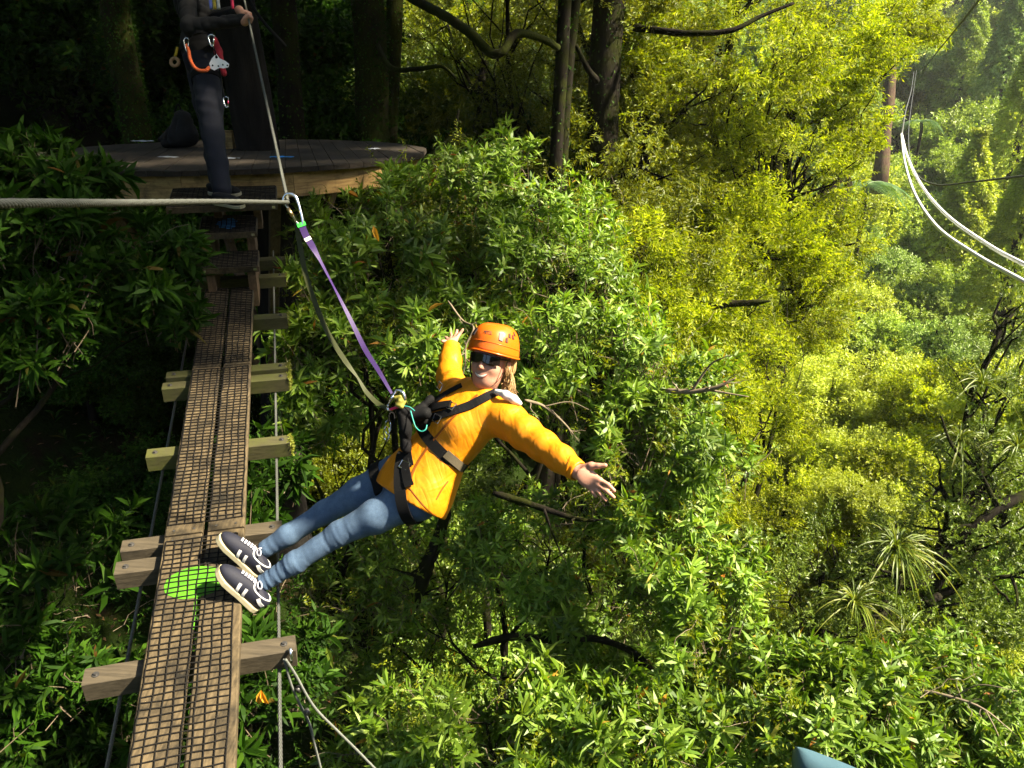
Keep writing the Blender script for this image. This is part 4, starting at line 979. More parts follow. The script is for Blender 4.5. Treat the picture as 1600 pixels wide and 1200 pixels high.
M['helmet'] = simple('orange_helmet', (.60,.115,.005), .28, var=.03, scale=5, spec=.5)
M['black'] = simple('black_webbing', (.0040,.0040,.0045), .8, var=.3, scale=90, bmp=.2, bdist=.001, spec=.15)
M['tan'] = simple('tan_webbing', (.09,.072,.042), .75, var=.2, scale=200)
M['glass'] = simple('dark_lens', (.008,.006,.005), .10, var=.1, spec=.6)
M['frame'] = simple('glasses_frame', (.012,.012,.012), .35)
M['hair'] = simple('blond_hair', (.36,.235,.10), .45, var=.35, scale=60)
M['lip'] = simple('lips', (.30,.075,.055), .45)
M['mouth'] = simple('mouth_inside', (.10,.02,.02), .6)
M['teeth'] = simple('teeth', (.60,.56,.49), .35, var=.03)
M['purple'] = simple('purple_webbing', (.024,.005,.075), .6, var=.15, scale=60)
M['olive_strap'] = simple('olive_webbing', (.030,.036,.006), .7, var=.2, scale=60)
M['bandgreen'] = simple('green_band', (.05,.55,.06), .4, var=.05)
M['teal'] = simple('teal_cord', (.02,.25,.21), .5)
M['pink'] = simple('pink_tape', (.65,.02,.10), .5)
M['shoe'] = simple('navy_suede', (.006,.007,.017), .75, var=.25, scale=80)
M['sole'] = simple('cream_sole', (.36,.32,.205), .55, var=.08)
M['white'] = simple('white_leather', (.50,.50,.50), .5, var=.04)
M['lace'] = simple('white_lace', (.46,.46,.52), .7, var=.06)
M['navy'] = simple('navy_cloth', (.0045,.006,.014), .85, var=.25, scale=30)
M['blackcloth'] = simple('black_cloth', (.0035,.0035,.0045), .85, var=.3, scale=30)

def shoe(name, toe, heel, up, parent, stripes=True, mats=('shoe', 'sole'), side=1):
    """low trainer: sole, upper, stripes, laces. Axes: toe direction, up"""
    toe, heel = np.asarray(toe, float), np.asarray(heel, float); Lx = np.linalg.norm(toe-heel); X = (toe-heel)/Lx
    Z = nrm(np.asarray(up) - X*(np.asarray(up) @ X)); Y = np.cross(Z, X)
    def W(x, y, z): return heel + X*x*Lx + Y*y + Z*z
    xs = np.array([0, .03, .10, .25, .42, .6, .75, .88, .96, 1.0]); hw = np.array([.014, .028, .036, .038, .038, .044, .048, .043, .031, .010])
    cy = np.array([0, 0, 0, 0, .002, .004, .004, .002, -.002, -.004])*side
    m = MB(); V = []
    for z, s in ((0, .99), (.003, 1.05), (.021, 1.05), (.024, 1.0)):
        V += [W(x, c+w*s, z + .016*max(0, x-.8)**1.0*2) for x, w, c in zip(xs, hw, cy)] + [W(x, c-w*s, z + .016*max(0, x-.8)*2) for x, w, c in zip(xs[::-1], hw[::-1], cy[::-1])]
    n = 20; F = [(l*n+i, l*n+(i+1) % n, (l+1)*n+(i+1) % n, (l+1)*n+i) for l in range(3) for i in range(n)]
    F += [(i+1, i, n-1-i, n-2-i) for i in range(9)] + [(3*n+i, 3*n+i+1, 3*n+n-2-i, 3*n+n-1-i) for i in range(9)]
    root = empty(name, heel, None, None); root.parent = parent; root.matrix_parent_inverse = Matrix.Translation(parent.location).inverted()
    inv = Matrix.Translation(heel).inverted()
    def put(mb, nm, mat, smooth=True):
        o = link(nm, mb.mesh(nm, smooth), None, mat); o.parent = root; o.matrix_parent_inverse = inv; return o
    m.add(V, F); put(m, 'sole', M[mats[1]], False)
    top = np.array([.062, .072, .076, .068, .066, .070, .058, .046, .036, .026])
    prim = [el(W(.14, 0, .045), np.stack([X, Y, Z]), (.040, .028, .036), .02), el(W(.33, .001*side, .045), np.stack([X, Y, Z]), (.075, .031, .038), .02),
            el(W(.52, .002*side, .044), np.stack([X, Y, Z]), (.080, .034, .038), .03), el(W(.66, .003*side, .040), np.stack([X, Y, Z]), (.070, .036, .032), .03), el(W(.77, .003*side, .036), np.stack([X, Y, Z]), (.058, .038, .026), .02),
            el(W(.16, 0, .066), np.stack([X, Y, Z]), (.050, .033, .030), .02), el(W(.40, .001*side, .066), np.stack([X, Y, Z]), (.050, .030, .026), .02)]
    me = sdf_mesh('upper', prim, .004, cuts=[(W(0, 0, .018), -Z), (W(.05, 0, .085), nrm(Z - X*.25)*1.0)]); me.materials.append(M[mats[0]])
    bv = bvh_of(me); o = link('upper', me); o.parent = root; o.matrix_parent_inverse = inv
    def wrap(pts, wd, th, nm, mat, lift=.001):
        P, N = [], []
        for x, y, z in spline(pts, 5):
            q = W(x, y, z); h = bv.find_nearest(Vector(q)); P.append(np.array(h[0])); N.append(np.array(h[1]))
        P, N = np.array(P), unit(np.array(N)); T = unit(np.gradient(P, axis=0))
        put(MB().ribbon(P+N*lift, unit(np.cross(N, T)), N, wd, th), nm, mat, False)
    if stripes:
        for s in (-1, 1):
            for x0 in (.40, .54):
                wrap([(x0-.03, s*.06, .018), (x0, s*.06, .042), (x0+.03, s*.045, .066)], .0135, .0022, 'stripe', M['white'])
            wrap([(.02, s*.03, .052), (.10, s*.045, .058), (.18, s*.045, .070)], .016, .002, 'heel_tab', M['white'])
    if mats[0] == 'shoe':
        for k in range(5):
            x = .42 + .062*k; hgt = .10
            wrap([(x, -.020, hgt), (x+.03, 0, hgt+.01), (x+.02, .020, hgt)], .0042, .003, 'lace', M['lace'], .002)
            wrap([(x+.035, -.020, hgt), (x+.01, 0, hgt+.01), (x, .020, hgt)], .0042, .003, 'lace', M['lace'], .003)
        for s in (-1, 1):
            c = W(.37, 0, .098); a = np.linspace(0, 2*math.pi, 16); R = .019
            P = np.array([c + Y*s*(R*(1-math.cos(t))*.8) + Z*(R*math.sin(t)*.55+.006) - X*(.012*(1-math.cos(t))) for t in a])
            put(MB().tube(P, .0032, 6), 'lace_bow', M['lace'])
        P = np.array([W(0,0,0)+X*0]) if False else None
        # cream collar edge
        a = np.linspace(0, 2*math.pi, 26); P = []
        for t in a:
            q = W(.20+.20*math.cos(t), .034*math.sin(t), .080-.004*math.cos(t)); h = bv.find_nearest(Vector(q)); P.append(np.array(h[0]))
        put(MB().tube(np.array(P), .0042, 6, cap=False), 'collar', M['white'])
    return root

# ------------------------------------------------------------------ the woman leaning out from the walkway
ankL, ankR = at(404, 916, 3.48), at(402, 866, 3.67)
kneeL, kneeR = at(530, 834, 3.46), at(508, 800, 3.67)
hipL, hipR = at(648, 778, 3.42), at(616, 742, 3.60)
pel = at(645, 757, 3.50); nek = at(759, 616, 3.49)
shL, shR = at(793, 657, 3.37), at(716, 622, 3.64)
elbL, wrL = at(848, 697, 3.23), at(904, 737, 3.08)
elbR, wrR = at(702, 588, 3.86), at(705, 540, 4.00)
U = nrm(nek-pel); LAT = shL-shR; LAT = nrm(LAT - U*(LAT @ U)); FR = np.cross(LAT, U)
if FR @ nrm(CC-pel) < 0: FR = -FR
TAX = np.stack([LAT, U, FR]); SPL = np.linalg.norm(nek-pel)
def tor(l, u, f): return pel + LAT*l + U*(u*SPL) + FR*f
woman = empty('person', br(.36, 1.0, 0), 'smiling woman in orange jacket, jeans and orange helmet leaning back from the walkway', 'person')
# head frame
HU = nrm(CU*.98 + CR*.17 - CF*.10); HF = nrm(-CR*.40 - CU*.10 - CF*.88); HF = nrm(HF - HU*(HF @ HU)); HS = np.cross(HU, HF)   # HS: her left (image right)
HC0 = at(768, 564, 3.46)
HAX = np.stack([HS, HF, HU])
def hd(s, f, u): return HC0 + HS*s + HF*f + HU*u
head = [el(hd(0,-.012,.030), HAX, (.076,.095,.092), .02), el(hd(0,.020,-.035), HAX, (.060,.070,.078), .03),
        el(hd(0,.052,-.093), HAX, (.030,.026,.024), .03), el(hd(0,.040,-.075), HAX, (.046,.040,.034), .03),
        el(hd(.036,.056,-.030), HAX, (.026,.026,.026), .02), el(hd(-.036,.056,-.030), HAX, (.026,.026,.026), .02),
        rc(hd(0,.082,.012), hd(0,.101,-.026), .008, .0115, .010), el(hd(.010,.088,-.030), HAX, (.010,.011,.008), .008), el(hd(-.010,.088,-.030), HAX, (.010,.011,.008), .008),
        el(hd(0,.077,-.060), HAX, (.026,.012,.015), .012), el(hd(0,.078,.030), HAX, (.055,.016,.012), .02),
        el(hd(.077,-.012,-.012), HAX, (.010,.018,.030), .006), el(hd(-.077,-.012,-.012), HAX, (.010,.018,.030), .006)]
headsub = [el(hd(.030,.098,.008), HAX, (.018,.014,.011), .01), el(hd(-.030,.098,.008), HAX, (.018,.014,.011), .01), el(hd(.084,-.004,-.012), HAX, (.005,.008,.014), .004)]
neck = [rc(nek-U*.05, hd(0,-.005,-.06), .056, .050, .03)]
# hands: palm, four fingers with two bends, thumb from the side of the palm
def P3(a, d=3.0): return at(a[0], a[1], a[2] if len(a) > 2 else d)
hL = []
wp = at(903, 737, 3.075)
k4 = [at(937,750,3.015), at(933,757,3.02), at(927,760,3.03), at(920,760,3.04)]     # knuckles, index to little
for kk, rr_ in zip(k4, (.0125,.0125,.012,.0115)): hL.append(rc(wp, kk, .021, rr_, .012))
hL.append(el(at(918,747,3.035), np.stack([nrm(k4[1]-wp), nrm(np.cross(CF, k4[1]-wp)), nrm(-CF)]), (.040,.036,.013), .01))
tips = [(at(950,757,3.00), at(960,767,3.00)), (at(948,767,3.0), at(959,777,3.0)), (at(938,772,3.01), at(947,782,3.01)), (at(926,769,3.025), at(931,776,3.025))]
for kk, (m1, t1), rr_ in zip(k4, tips, (.0088,.0092,.0088,.0078)):
    hL += chain([kk, m1, t1], [rr_*1.08, rr_, rr_*.82], .003)
hL += chain([at(911,733,3.06), at(924,728,3.035), at(935,728,3.02), at(946,727,3.01)], [.019,.0155,.0105,.009], .006)
hR = []
wq = at(706, 538, 4.0)
kR = [at(713,529,4.03), at(709,530,4.05), at(704,531,4.06), at(700,533,4.06)]
for kk in kR: hR.append(rc(wq, kk, .022, .012, .012))
for kk, m1, t1 in zip(kR, (at(718,522,4.05), at(713,522,4.07), at(706,525,4.08), at(699,529,4.08)), (at(723,515,4.05), at(714,516,4.08), at(704,520,4.09), at(696,527,4.09))):
    hR += chain([kk, m1, t1], [.0098,.0092,.0075], .004)
hR += chain([at(700,536,4.0), at(695,534,3.99), at(691,533,3.98)], [.013,.011,.008], .006)
arms = chain([shL, elbL, wrL], [.052,.040,.026], .03) + chain([wrL, wp], [.026,.024], .02) + chain([shR, elbR, wrR], [.052,.040,.027], .03) + [rc(wrR, wq, .026, .024, .02)]
ftL, ftR = at(360, 905, 3.555), at(360, 858, 3.76)
legs = chain([hipL, kneeL, ankL], [.068,.040,.027], .03) + chain([hipR, kneeR, ankR], [.068,.040,.027], .03)
heelL, toeL = at(400, 956, 3.47), at(335, 891, 3.42); heelR, toeR = at(402, 903, 3.655), at(337, 840, 3.61)
shupL = nrm(CR*.70 + CU*.70 - CF*.10); shupR = nrm(CR*.70 + CU*.70 - CF*.16)
feet = [rc(ankL, heelL*.78+toeL*.22+shupL*.045, .030, .022, .02), rc(ankL, toeL*.45+heelL*.55+shupL*.042, .028, .022, .02), rc(ankR, heelR*.78+toeR*.22+shupR*.045, .030, .022, .02), rc(ankR, toeR*.45+heelR*.55+shupR*.042, .028, .022, .02)]
torso_in = [el(tor(0,.75,0), TAX, (.145,.15,.09), .04), el(tor(0,.40,0), TAX, (.125,.16,.085), .05), el(tor(0,.05,-.01), TAX, (.145,.13,.10), .05), rc(shL, shR, .045, .045, .04)]
me = sdf_mesh('body', torso_in + legs + feet + arms + neck + head + hL + hR, .0055, subs=headsub); me.materials.append(M['skin'])
body = link('body', me, woman); bodybv = bvh_of(me)
# jacket
jk = [el(tor(.0,.72,.004), TAX, (.172,.185,.118), .05), el(tor(0,.42,.002), TAX, (.152,.18,.108), .06), el(tor(.005,.10,-.012), TAX, (.190,.17,.142), .06),
      el(tor(.015,-.08,-.025), TAX, (.205,.15,.158), .05), el(tor(.055,.66,.075), TAX, (.065,.07,.05), .05), el(tor(-.055,.66,.075), TAX, (.065,.07,.05), .05),
      rc(tor(.09,.90,-.01), shL, .075, .076, .05), rc(tor(-.09,.90,-.01), shR, .075, .072, .05)]
jk += chain([shL, shL*.5+elbL*.5, elbL, elbL*.5+wrL*.5, wrL+nrm(elbL-wrL)*.0], [.078,.068,.060,.052,.043], .03)
jk += chain([shR, shR*.5+elbR*.5, elbR, elbR*.5+wrR*.5, wrR], [.074,.066,.058,.050,.043], .03)
# collar ring
cR_ = []
for i in range(9):
    a = 2*math.pi*i/8; cR_.append(nek + U*(.010+.012*math.cos(a)) + LAT*.060*math.sin(a) - FR*(.058*math.cos(a)-.004))
jk += chain(cR_, [.022]*9, .02)
# hood hanging behind the neck
jk += [el(nek + U*.0 - FR*.085 + LAT*.055, TAX, (.105,.052,.042), .03), rc(nek+LAT*.09-FR*.02, nek+LAT*.13-FR*.085-U*.03, .036, .030, .03)]
sleeveax = nrm(wrL-shL)
fa_ = [rings(nrm(LAT*.7+U*.6), .075, .0022, 3), rings(nrm(LAT*.9-U*.3), .055, .0018, 4), rings(nrm(sleeveax+FR*.6), .09, .0018, 7)]
def fA(X): return sum(f(X) for f in fa_)
hemc = tor(0, -.13, 0)
me = sdf_mesh('jacket', jk, .0062, disp=lambda X: fA(X)-.002, cuts=[(hemc, -U + LAT*.22 - FR*.05), (wrL, nrm(wrL-elbL)), (wrR, nrm(wrR-elbR))], subs=[rc(nek-U*.01, nek+U*.12+FR*.01, .046, .056, .006), rc(wrL+nrm(elbL-wrL)*.04, wrL+nrm(wrL-elbL)*.05, .030, .034, .004)])
me.materials.append(M['jacket']); jacket = link('jacket', me, woman); jbv = bvh_of(me)
MB().tube([wrL+nrm(elbL-wrL)*.012, wrL+nrm(wrL-elbL)*.003], [.031,.030], 20, cap=False).build('cuff', M['cuff'], woman, True)
MB().tube([wrR+nrm(elbR-wrR)*.012, wrR+nrm(wrR-elbR)*.006], [.036,.034], 20, cap=False).build('cuff', M['cuff'], woman, True)
M['zip'] = simple('zip_tape', (.20,.055,.003), .5)
strap_on(jbv, [(746,617),(728,634),(706,655),(688,675),(668,700),(650,728),(640,752)], .010, .0025, 'zip', M['zip'], woman, .0005)
strap_on(jbv, [(632,752),(648,773),(664,792),(680,806)], .004, .002, 'hem_stitch', M['zip'], woman, .0002)
strap_on(jbv, [(893,712),(889,724),(884,738)], .006, .003, 'cuff_seam', M['jacket'], woman, .0005)
strap_on(jbv, [(700,752),(690,765),(682,780)], .005, .002, 'pocket_seam', M['zip'], woman, .0002)
# white hood lining at the left of the neck
me = sdf_mesh('hood_lining', chain([at(776,612,3.375), at(790,617,3.345), at(803,624,3.335), at(812,630,3.335)], [.012,.018,.018,.011], .01), .004); me.materials.append(M['lining']); link('hood_lining', me, woman)
# jeans
jn = chain([hipL, hipL*.5+kneeL*.5, kneeL, kneeL*.45+ankL*.55, ankL+nrm(kneeL-ankL)*.035], [.088,.071,.051,.046,.041], .03)
jn += chain([hipR, hipR*.5+kneeR*.5, kneeR, kneeR*.45+ankR*.55, ankR+nrm(kneeR-ankR)*.035], [.088,.070,.050,.045,.041], .03)
jn += [el(pel-U*.02, TAX, (.152,.11,.108), .05), el(hipL-FR*.03+U*.01, TAX, (.080,.080,.070), .05), el(hipR-FR*.03+U*.01, TAX, (.080,.080,.070), .05)]
tL = nrm(ankL-kneeL); thL = nrm(kneeL-hipL)
fJa, fJb, fJ1 = rings(tL, .034, .0036, 5), rings(nrm(tL+U*.4), .021, .0026, 15), rings(nrm(thL+FR*.8), .10, .0016, 6)
def fJ0(X): return fJa(X)+fJb(X)
def fJ(X):
    q = np.minimum(np.linalg.norm(X-ankL, axis=1), np.linalg.norm(X-ankR, axis=1)); kq = np.minimum(np.linalg.norm(X-kneeL, axis=1), np.linalg.norm(X-kneeR, axis=1))
    wgt = np.clip(1.2-q/.26, 0, 1) + .75*np.clip(1-kq/.13, 0, 1)
    return fJ0(X)*np.clip(wgt, 0, 1) + fJ1(X) - .001
me = sdf_mesh('jeans', jn, .0062, disp=fJ, cuts=[(ankL+nrm(kneeL-ankL)*.022, tL), (ankR+nrm(kneeR-ankR)*.022, nrm(ankR-kneeR))]); me.materials.append(M['denim'])
jeans = link('jeans', me, woman); jnbv = bvh_of(me)
shoe('shoe', toeL, heelL, shupL, woman, side=1); shoe('shoe', toeR, heelR, shupR, woman, side=-1)
# helmet: shell with a rolled rim, vents, badge, strap
def dome(a, e, grow=0.0):
    """a azimuth (0 = face), e elevation 0..1 from rim to crown"""
    ca, sa = math.cos(a), math.sin(a); th = e*math.pi/2
    rx, ry, rz = .108+grow, .126+grow, .102+grow
    rim = -.016 - .020*(1-ca)/2 - .006*math.sin(a)**2
    fl = 1 + .025*max(0, .16-e)/.16
    z = rim*(1-e)**1.5 + rz*math.sin(th)**.92
    k = max(math.cos(th), 0)**.52
    return hd(rx*sa*k*fl, ry*ca*k*fl - .006, .062 + z)
m = MB(); NA, NE = 56, 20; V = []
for g in (0, -.005):
    for i in range(NE):
        for j in range(NA): V.append(dome(2*math.pi*j/NA, i/(NE-1)*.995, g))
F = []
for L_ in range(2):
    o = L_*NE*NA
    for i in range(NE-1):
        for j in range(NA):
            q = (o+i*NA+j, o+i*NA+(j+1) % NA, o+(i+1)*NA+(j+1) % NA, o+(i+1)*NA+j); F.append(q if L_ == 0 else q[::-1])
F += [(j, NE*NA+j, NE*NA+(j+1) % NA, (j+1) % NA) for j in range(NA)]
V.append(dome(0, 1)); top_ = len(V)-1
m.add(V, F, [((NE-1)*NA+j, (NE-1)*NA+(j+1) % NA, top_) for j in range(NA)])
helm = m.build('helmet', M['helmet'], woman, True)
P = np.array([dome(2*math.pi*j/NA, 0.0, .001) for j in range(NA+1)]); MB().tube(P, .0038, 6, cap=False).build('rim', M['helmet'], helm, True)
P = np.array([dome(2*math.pi*j/NA, 0.17+.04*math.cos(2*math.pi*j/NA), .0005) for j in range(NA+1)]); MB().tube(P, .0016, 6, cap=False).build('ridge', M['helmet'], helm, True)
def patch(corners, grow, name, mat, parent):
    V = [dome(a, e, grow) for a, e in corners] + [dome(a, e, grow-.004) for a, e in corners]; n = len(corners)
    F = [(i, (i+1) % n, n+(i+1) % n, n+i) for i in range(n)]; m = MB(); m.add(V, F+[(3,2,1,0)] if n == 4 else F); return m.build(name, mat, parent)
M['vent'] = simple('vent_shade', (.05,.012,.004), .7); M['badge'] = simple('grey_clip', (.045,.042,.05), .5)  # vents are raised patches; dark tone stands in for shade inside openings
patch([(.62,.30),(.76,.28),(.82,.50),(.60,.50)][::-1], .0034, 'clip', M['badge'], helm); patch([(-.62,.32),(-.74,.30),(-.80,.50),(-.60,.50)], .0034, 'clip', M['badge'], helm)
for s in (1, -1):
    for a, e in ((.95,.33), (1.10,.46), (1.30,.44), (1.47,.54)):
        c = [(s*(a-.055), e-.04), (s*(a+.055), e-.05), (s*(a+.05), e+.075), (s*(a-.03), e+.065)]
        patch(c[::-1] if s > 0 else c, .0028, 'vent', M['vent'], helm)
# faint lettering on the helmet's front
cu = bpy.data.curves.new('logo', 'FONT'); cu.body = 'PETZL'; cu.size = .017; cu.extrude = .0004; cu.align_x = 'CENTER'
tmp = bpy.data.objects.new('logo_tmp', cu); COL.objects.link(tmp); bpy.context.view_layer.update()
lme = bpy.data.meshes.new_from_object(tmp); bpy.data.objects.remove(tmp)
for v in lme.vertices:
    a = .10 + v.co.x/.118; e = .40 + v.co.y/.135; v.co = Vector(dome(a, e, .0012+v.co.z))
lme.materials.clear(); lme.materials.append(M['badge']); link('logo', lme, helm)
# sunglasses
m = MB(); V = []; na = 17
for jz, z in enumerate((.024, .019, .003, -.012, -.019)):
    for i in range(na):
        a = -1.0 + 2.0*i/(na-1); drop = .006*abs(math.sin(a*2.2)) ; zz = z*(1-.25*abs(a)) - (.0 if jz < 2 else drop)
        if jz >= 3 and abs(a) < .22: zz += .009*(1-abs(a)/.22)
        V.append(hd(.074*math.sin(a)*1.12, .024+.076*math.cos(a*.95), .010+zz))
F = [(j*na+i, j*na+i+1, (j+1)*na+i+1, (j+1)*na+i) for j in range(4) for i in range(na-1)]
m.add(V, F); gl = m.build('sunglasses', M['glass'], woman, True)
sm = gl.modifiers.new('s', 'SOLIDIFY'); sm.thickness = .003
for s in (1, -1):
    MB().tube([hd(s*.070,.066,.020), hd(s*.078,.03,.018), hd(s*.080,-.02,.012)], [.0045,.004,.003], 6).build('temple', M['frame'], gl)
# mouth
def face_pt(s, u, out=.0015):
    h = bodybv.ray_cast(Vector(hd(s, .2, u)), Vector(-HF), .3); return (np.array(h[0]) if h[0] is not None else hd(s, .08, u)) + HF*out
def crescent(u0, wdt, hgt, curve, out, name, mat):
    m = MB(); V = []; n = 13
    for i in range(n):
        t = -1+2*i/(n-1); s = t*wdt; mid = u0 + curve*t*t; hh = hgt*(1-t*t)**.6+.0002
        V += [face_pt(s, mid+hh, out), face_pt(s, mid, out+.0012), face_pt(s, mid-hh, out)]
    F = [(i*3+j, i*3+j+1, i*3+j+4, i*3+j+3) for i in range(n-1) for j in range(2)]
    m.add(V, [f[::-1] for f in F]); return m.build(name, mat, woman, True)
crescent(-.0670, .0340, .0085, .0145, .0010, 'lips', M['lip']); crescent(-.0655, .0295, .0052, .0138, .0026, 'teeth', M['teeth'])
# chin strap
for s in (1, -1):
    P = np.array([hd(s*.088,.030,.018), hd(s*.082,.034,-.02), hd(s*.068,.040,-.065), hd(s*.045,.048,-.100), hd(s*.015,.052,-.122)])
    MB().ribbon(spline(P, 4), np.tile(HF*.8+HS*.2*s, (17, 1)), np.tile(HS*s, (17, 1)), .009, .002).build('chin_strap', M['black'], woman)
MB().ribbon(np.array([hd(.016,.052,-.122), hd(0,.053,-.125), hd(-.016,.052,-.122)]), np.tile(HF, (3, 1)), np.tile(-HU, (3, 1)), .010, .002).build('chin_strap', M['black'], woman)
# blond hair: under the helmet and gathered behind the neck
rH = np.random.default_rng(8); m = MB()
for k in range(150):      # close to the skull behind and above the ear, gathered at the nape
    s = rH.uniform(.045, .078); f = rH.uniform(-.090, -.020); u0 = rH.uniform(.01, .05)
    a = hd(s, f, u0); b = hd(s*.98+.004, f*.9-.01, rH.normal(-.035,.012)); c = hd(rH.normal(.055,.008), rH.normal(-.066,.010), -.075+rH.normal(0,.01))
    e = at(rH.normal(793,4.5), rH.normal(612,6), rH.normal(3.42,.012))
    m.tube(spline([a, b, c, e], 4), np.linspace(.0036, .0010, 13), 4, cap=False)
for k in range(26):       # wisps in front of the ear and loose ends
    a = hd(rH.uniform(.070,.078), rH.uniform(.0,.03), rH.uniform(.0,.035)); b = hd(rH.normal(.080,.003), rH.normal(-.008,.008), rH.normal(-.028,.008)); e = hd(rH.normal(.074,.006), rH.normal(-.03,.01), rH.normal(-.07,.012))
    m.tube(spline([a, b, e], 5), np.linspace(.0016, .0006, 11), 4, cap=False)
for k in range(30):
    a = hd(rH.uniform(.05,.07), rH.uniform(-.08,-.05), rH.uniform(-.05,-.02)); b = at(rH.normal(801,3), rH.normal(597,5), 3.42); e = at(rH.normal(800,5), rH.normal(618,5), 3.40)
    m.tube(spline([a, b, e], 5), np.linspace(.0018, .0007, 11), 4, cap=False)
m.build('hair', M['hair'], woman, True)

# ------------------------------------------------------------------ her harness
hv = woman
loop_on(jbv, tor(0,.42,0), U*.98+LAT*.06, .40, .046, .004, 'waist_belt', M['black'], hv, .003)
strap_on(jbv, [(697,708),(706,716),(715,724),(722,731)], .036, .003, 'belt_pad', M['tan'], hv, .0085)
strap_on(jbv, [(648,658),(668,655),(700,646),(735,634),(764,619),(782,612)], .040, .004, 'shoulder_strap', M['black'], hv, .004)
strap_on(jbv, [(652,650),(672,634),(694,618),(708,610),(722,603)], .036, .004, 'shoulder_strap', M['black'], hv, .004)
strap_on(jbv, [(672,640),(690,636),(706,634)], .034, .012, 'chest_buckle', M['black'], hv, .006)
strap_on(jbv, [(640,672),(637,700),(640,730)], .044, .004, 'riser', M['black'], hv, .004)
thigh = nrm(kneeL-hipL); thighR = nrm(kneeR-hipR)
bothbv = BVHTree.FromPolygons([v.co.copy() for mm2 in (jacket.data, jeans.data) for v in mm2.vertices], [tuple(p.vertices) for p in jacket.data.polygons] + [tuple(i+len(jacket.data.vertices) for i in p.vertices) for p in jeans.data.polygons])
loop_on(bothbv, at(640,782,3.42), nrm(CR*.96+CU*.20-CF*.22), .26, .050, .005, 'leg_loop', M['black'], hv, .006)
loop_on(jnbv, hipR+thighR*.05, nrm(thighR), .17, .050, .005, 'leg_loop', M['black'], hv, .006)
strap_on(jbv, [(634,720),(637,745),(641,760)], .040, .006, 'riser', M['black'], hv, .006)
for (x, y) in ((634,728), (706,636), (690,604), (685,655)):
    p, nn = cast(jbv, x, y)
    if p is None: continue
    X_ = nrm(np.cross(nn, UP)); Y_ = np.cross(nn, X_); c = p + nn*.010; a = np.linspace(0, 2*math.pi, 5)+math.pi/4
    MB().tube(np.array([c + X_*.030*math.cos(t)*1.1 + Y_*.016*math.sin(t)*1.4 for t in a]), .0028, 6).build('buckle', M['alu'], hv)
hubP = cast(jbv, 652, 668)[0]
if hubP is None: hubP = tor(-.05, .5, .12)
hub = at(628, 640, 3.36)
me = sdf_mesh('ventral_point', [rc(hub, hubP, .022, .036, .02), rc(hub+CU*-.01, at(632,672,3.38), .020, .026, .02), rc(at(634,665,3.385), at(634,700,3.40), .024, .026, .02), rc(at(640,650,3.385), at(665,645,3.38), .022, .028, .02), rc(at(655,640,3.40), at(672,624,3.43), .018, .020, .02)], .005, disp=folds([(CU+CR,.08,1)],.004,9)); me.materials.append(M['black']); link('ventral_point', me, woman)
for k, (x, y) in enumerate(((612,655), (606,668), (604,678))):
    a = np.linspace(0, 2*math.pi, 18); c = at(x, y, 3.42)
    MB().tube(np.array([c + CU*.030*math.cos(t) + CR*.012*math.sin(t)+CF*.008*math.sin(2*t) for t in a]), .003, 6).build('gear_loop', M['alu'] if k else M['black'], hv)
P = spline([at(641,640,3.35), at(646,658,3.33), at(650,668,3.325), at(658,674,3.32), at(665,671,3.32), at(667,664,3.33)], 6); MB().tube(P, .0028, 6).build('teal_cord', M['teal'], hv, True)
P = spline([at(630,634,3.34), at(640,636,3.34), at(648,642,3.35)], 5); MB().tube(P, .0022, 6).build('teal_cord', M['teal'], hv, True)

# ------------------------------------------------------------------ carabiners, straps
def carabiner(label, a, b, width, side, r=.006, mat='alu', gate='gold', sleeve=True):
    """pear-shaped connector from a (wide end) to b"""
    a, b = np.asarray(a, float), np.asarray(b, float); X = b-a; L = np.linalg.norm(X); X /= L; Y = nrm(side - X*(side @ X))
    root = empty('carabiner', a, label, 'carabiner')
    pts = [(.10,.42),(.0,.25),(-.04,-.05),(.06,-.36),(.22,-.46),(.55,-.34),(.86,-.18),(1.0,-.02),(.98,.14),(.86,.24)]
    P = spline([a + X*L*u + Y*width*v for u, v in pts], 6); MB().tube(P, r, 10).build('frame', M[mat], root, True)
    g0, g1 = a + X*L*.86 + Y*width*.24, a + X*L*.10 + Y*width*.42
    MB().tube([g0, g1], r*.8, 10).build('gate', M[mat], root, True)
    if sleeve: MB().tube([g0*.70+g1*.30, g0*.35+g1*.65], r*1.35, 12).build('sleeve', M[gate], root, True)
    return root
carabiner('silver carabiner clipped over the cable at the top of the purple strap', at(449,305,3.29), at(472,352,3.30), .062, -CR)
carabiner('silver carabiner joining the purple strap to the woman\'s harness', at(628,614,3.33), at(607,640,3.36), .062, CU*.7-CR*.3, gate='alu')
def webbing(name, label, pts, widths, mat, twist, th=.003, parts=()):
    P = spline([at(*q) for q in pts], 10); n = len(P); T = unit(np.gradient(P, axis=0)); tt = np.linspace(0, 1, n)
    Wv = np.interp(tt, np.linspace(0, 1, len(widths)), widths); ang = np.interp(tt, np.linspace(0, 1, len(twist)), twist)
    A_ = unit(np.cross(T, np.tile(CF, (n, 1)))); B_ = np.cross(A_, T)
    Wd = A_*np.cos(ang)[:, None] + B_*np.sin(ang)[:, None]; N = np.cross(T, Wd)
    root = empty(name, P[0], label, 'strap')
    MB().ribbon(P, Wd, N, Wv, th).build('webbing', M[mat], root)
    for f0, f1, nm, m2, w2 in parts:
        i0, i1 = int(f0*n), max(int(f1*n), int(f0*n)+2); sl_ = slice(i0, i1)
        MB().ribbon(P[sl_]-N[sl_]*.003, Wd[sl_], N[sl_], Wv[sl_]*w2, th+.006).build(nm, M[m2], root)
    return root
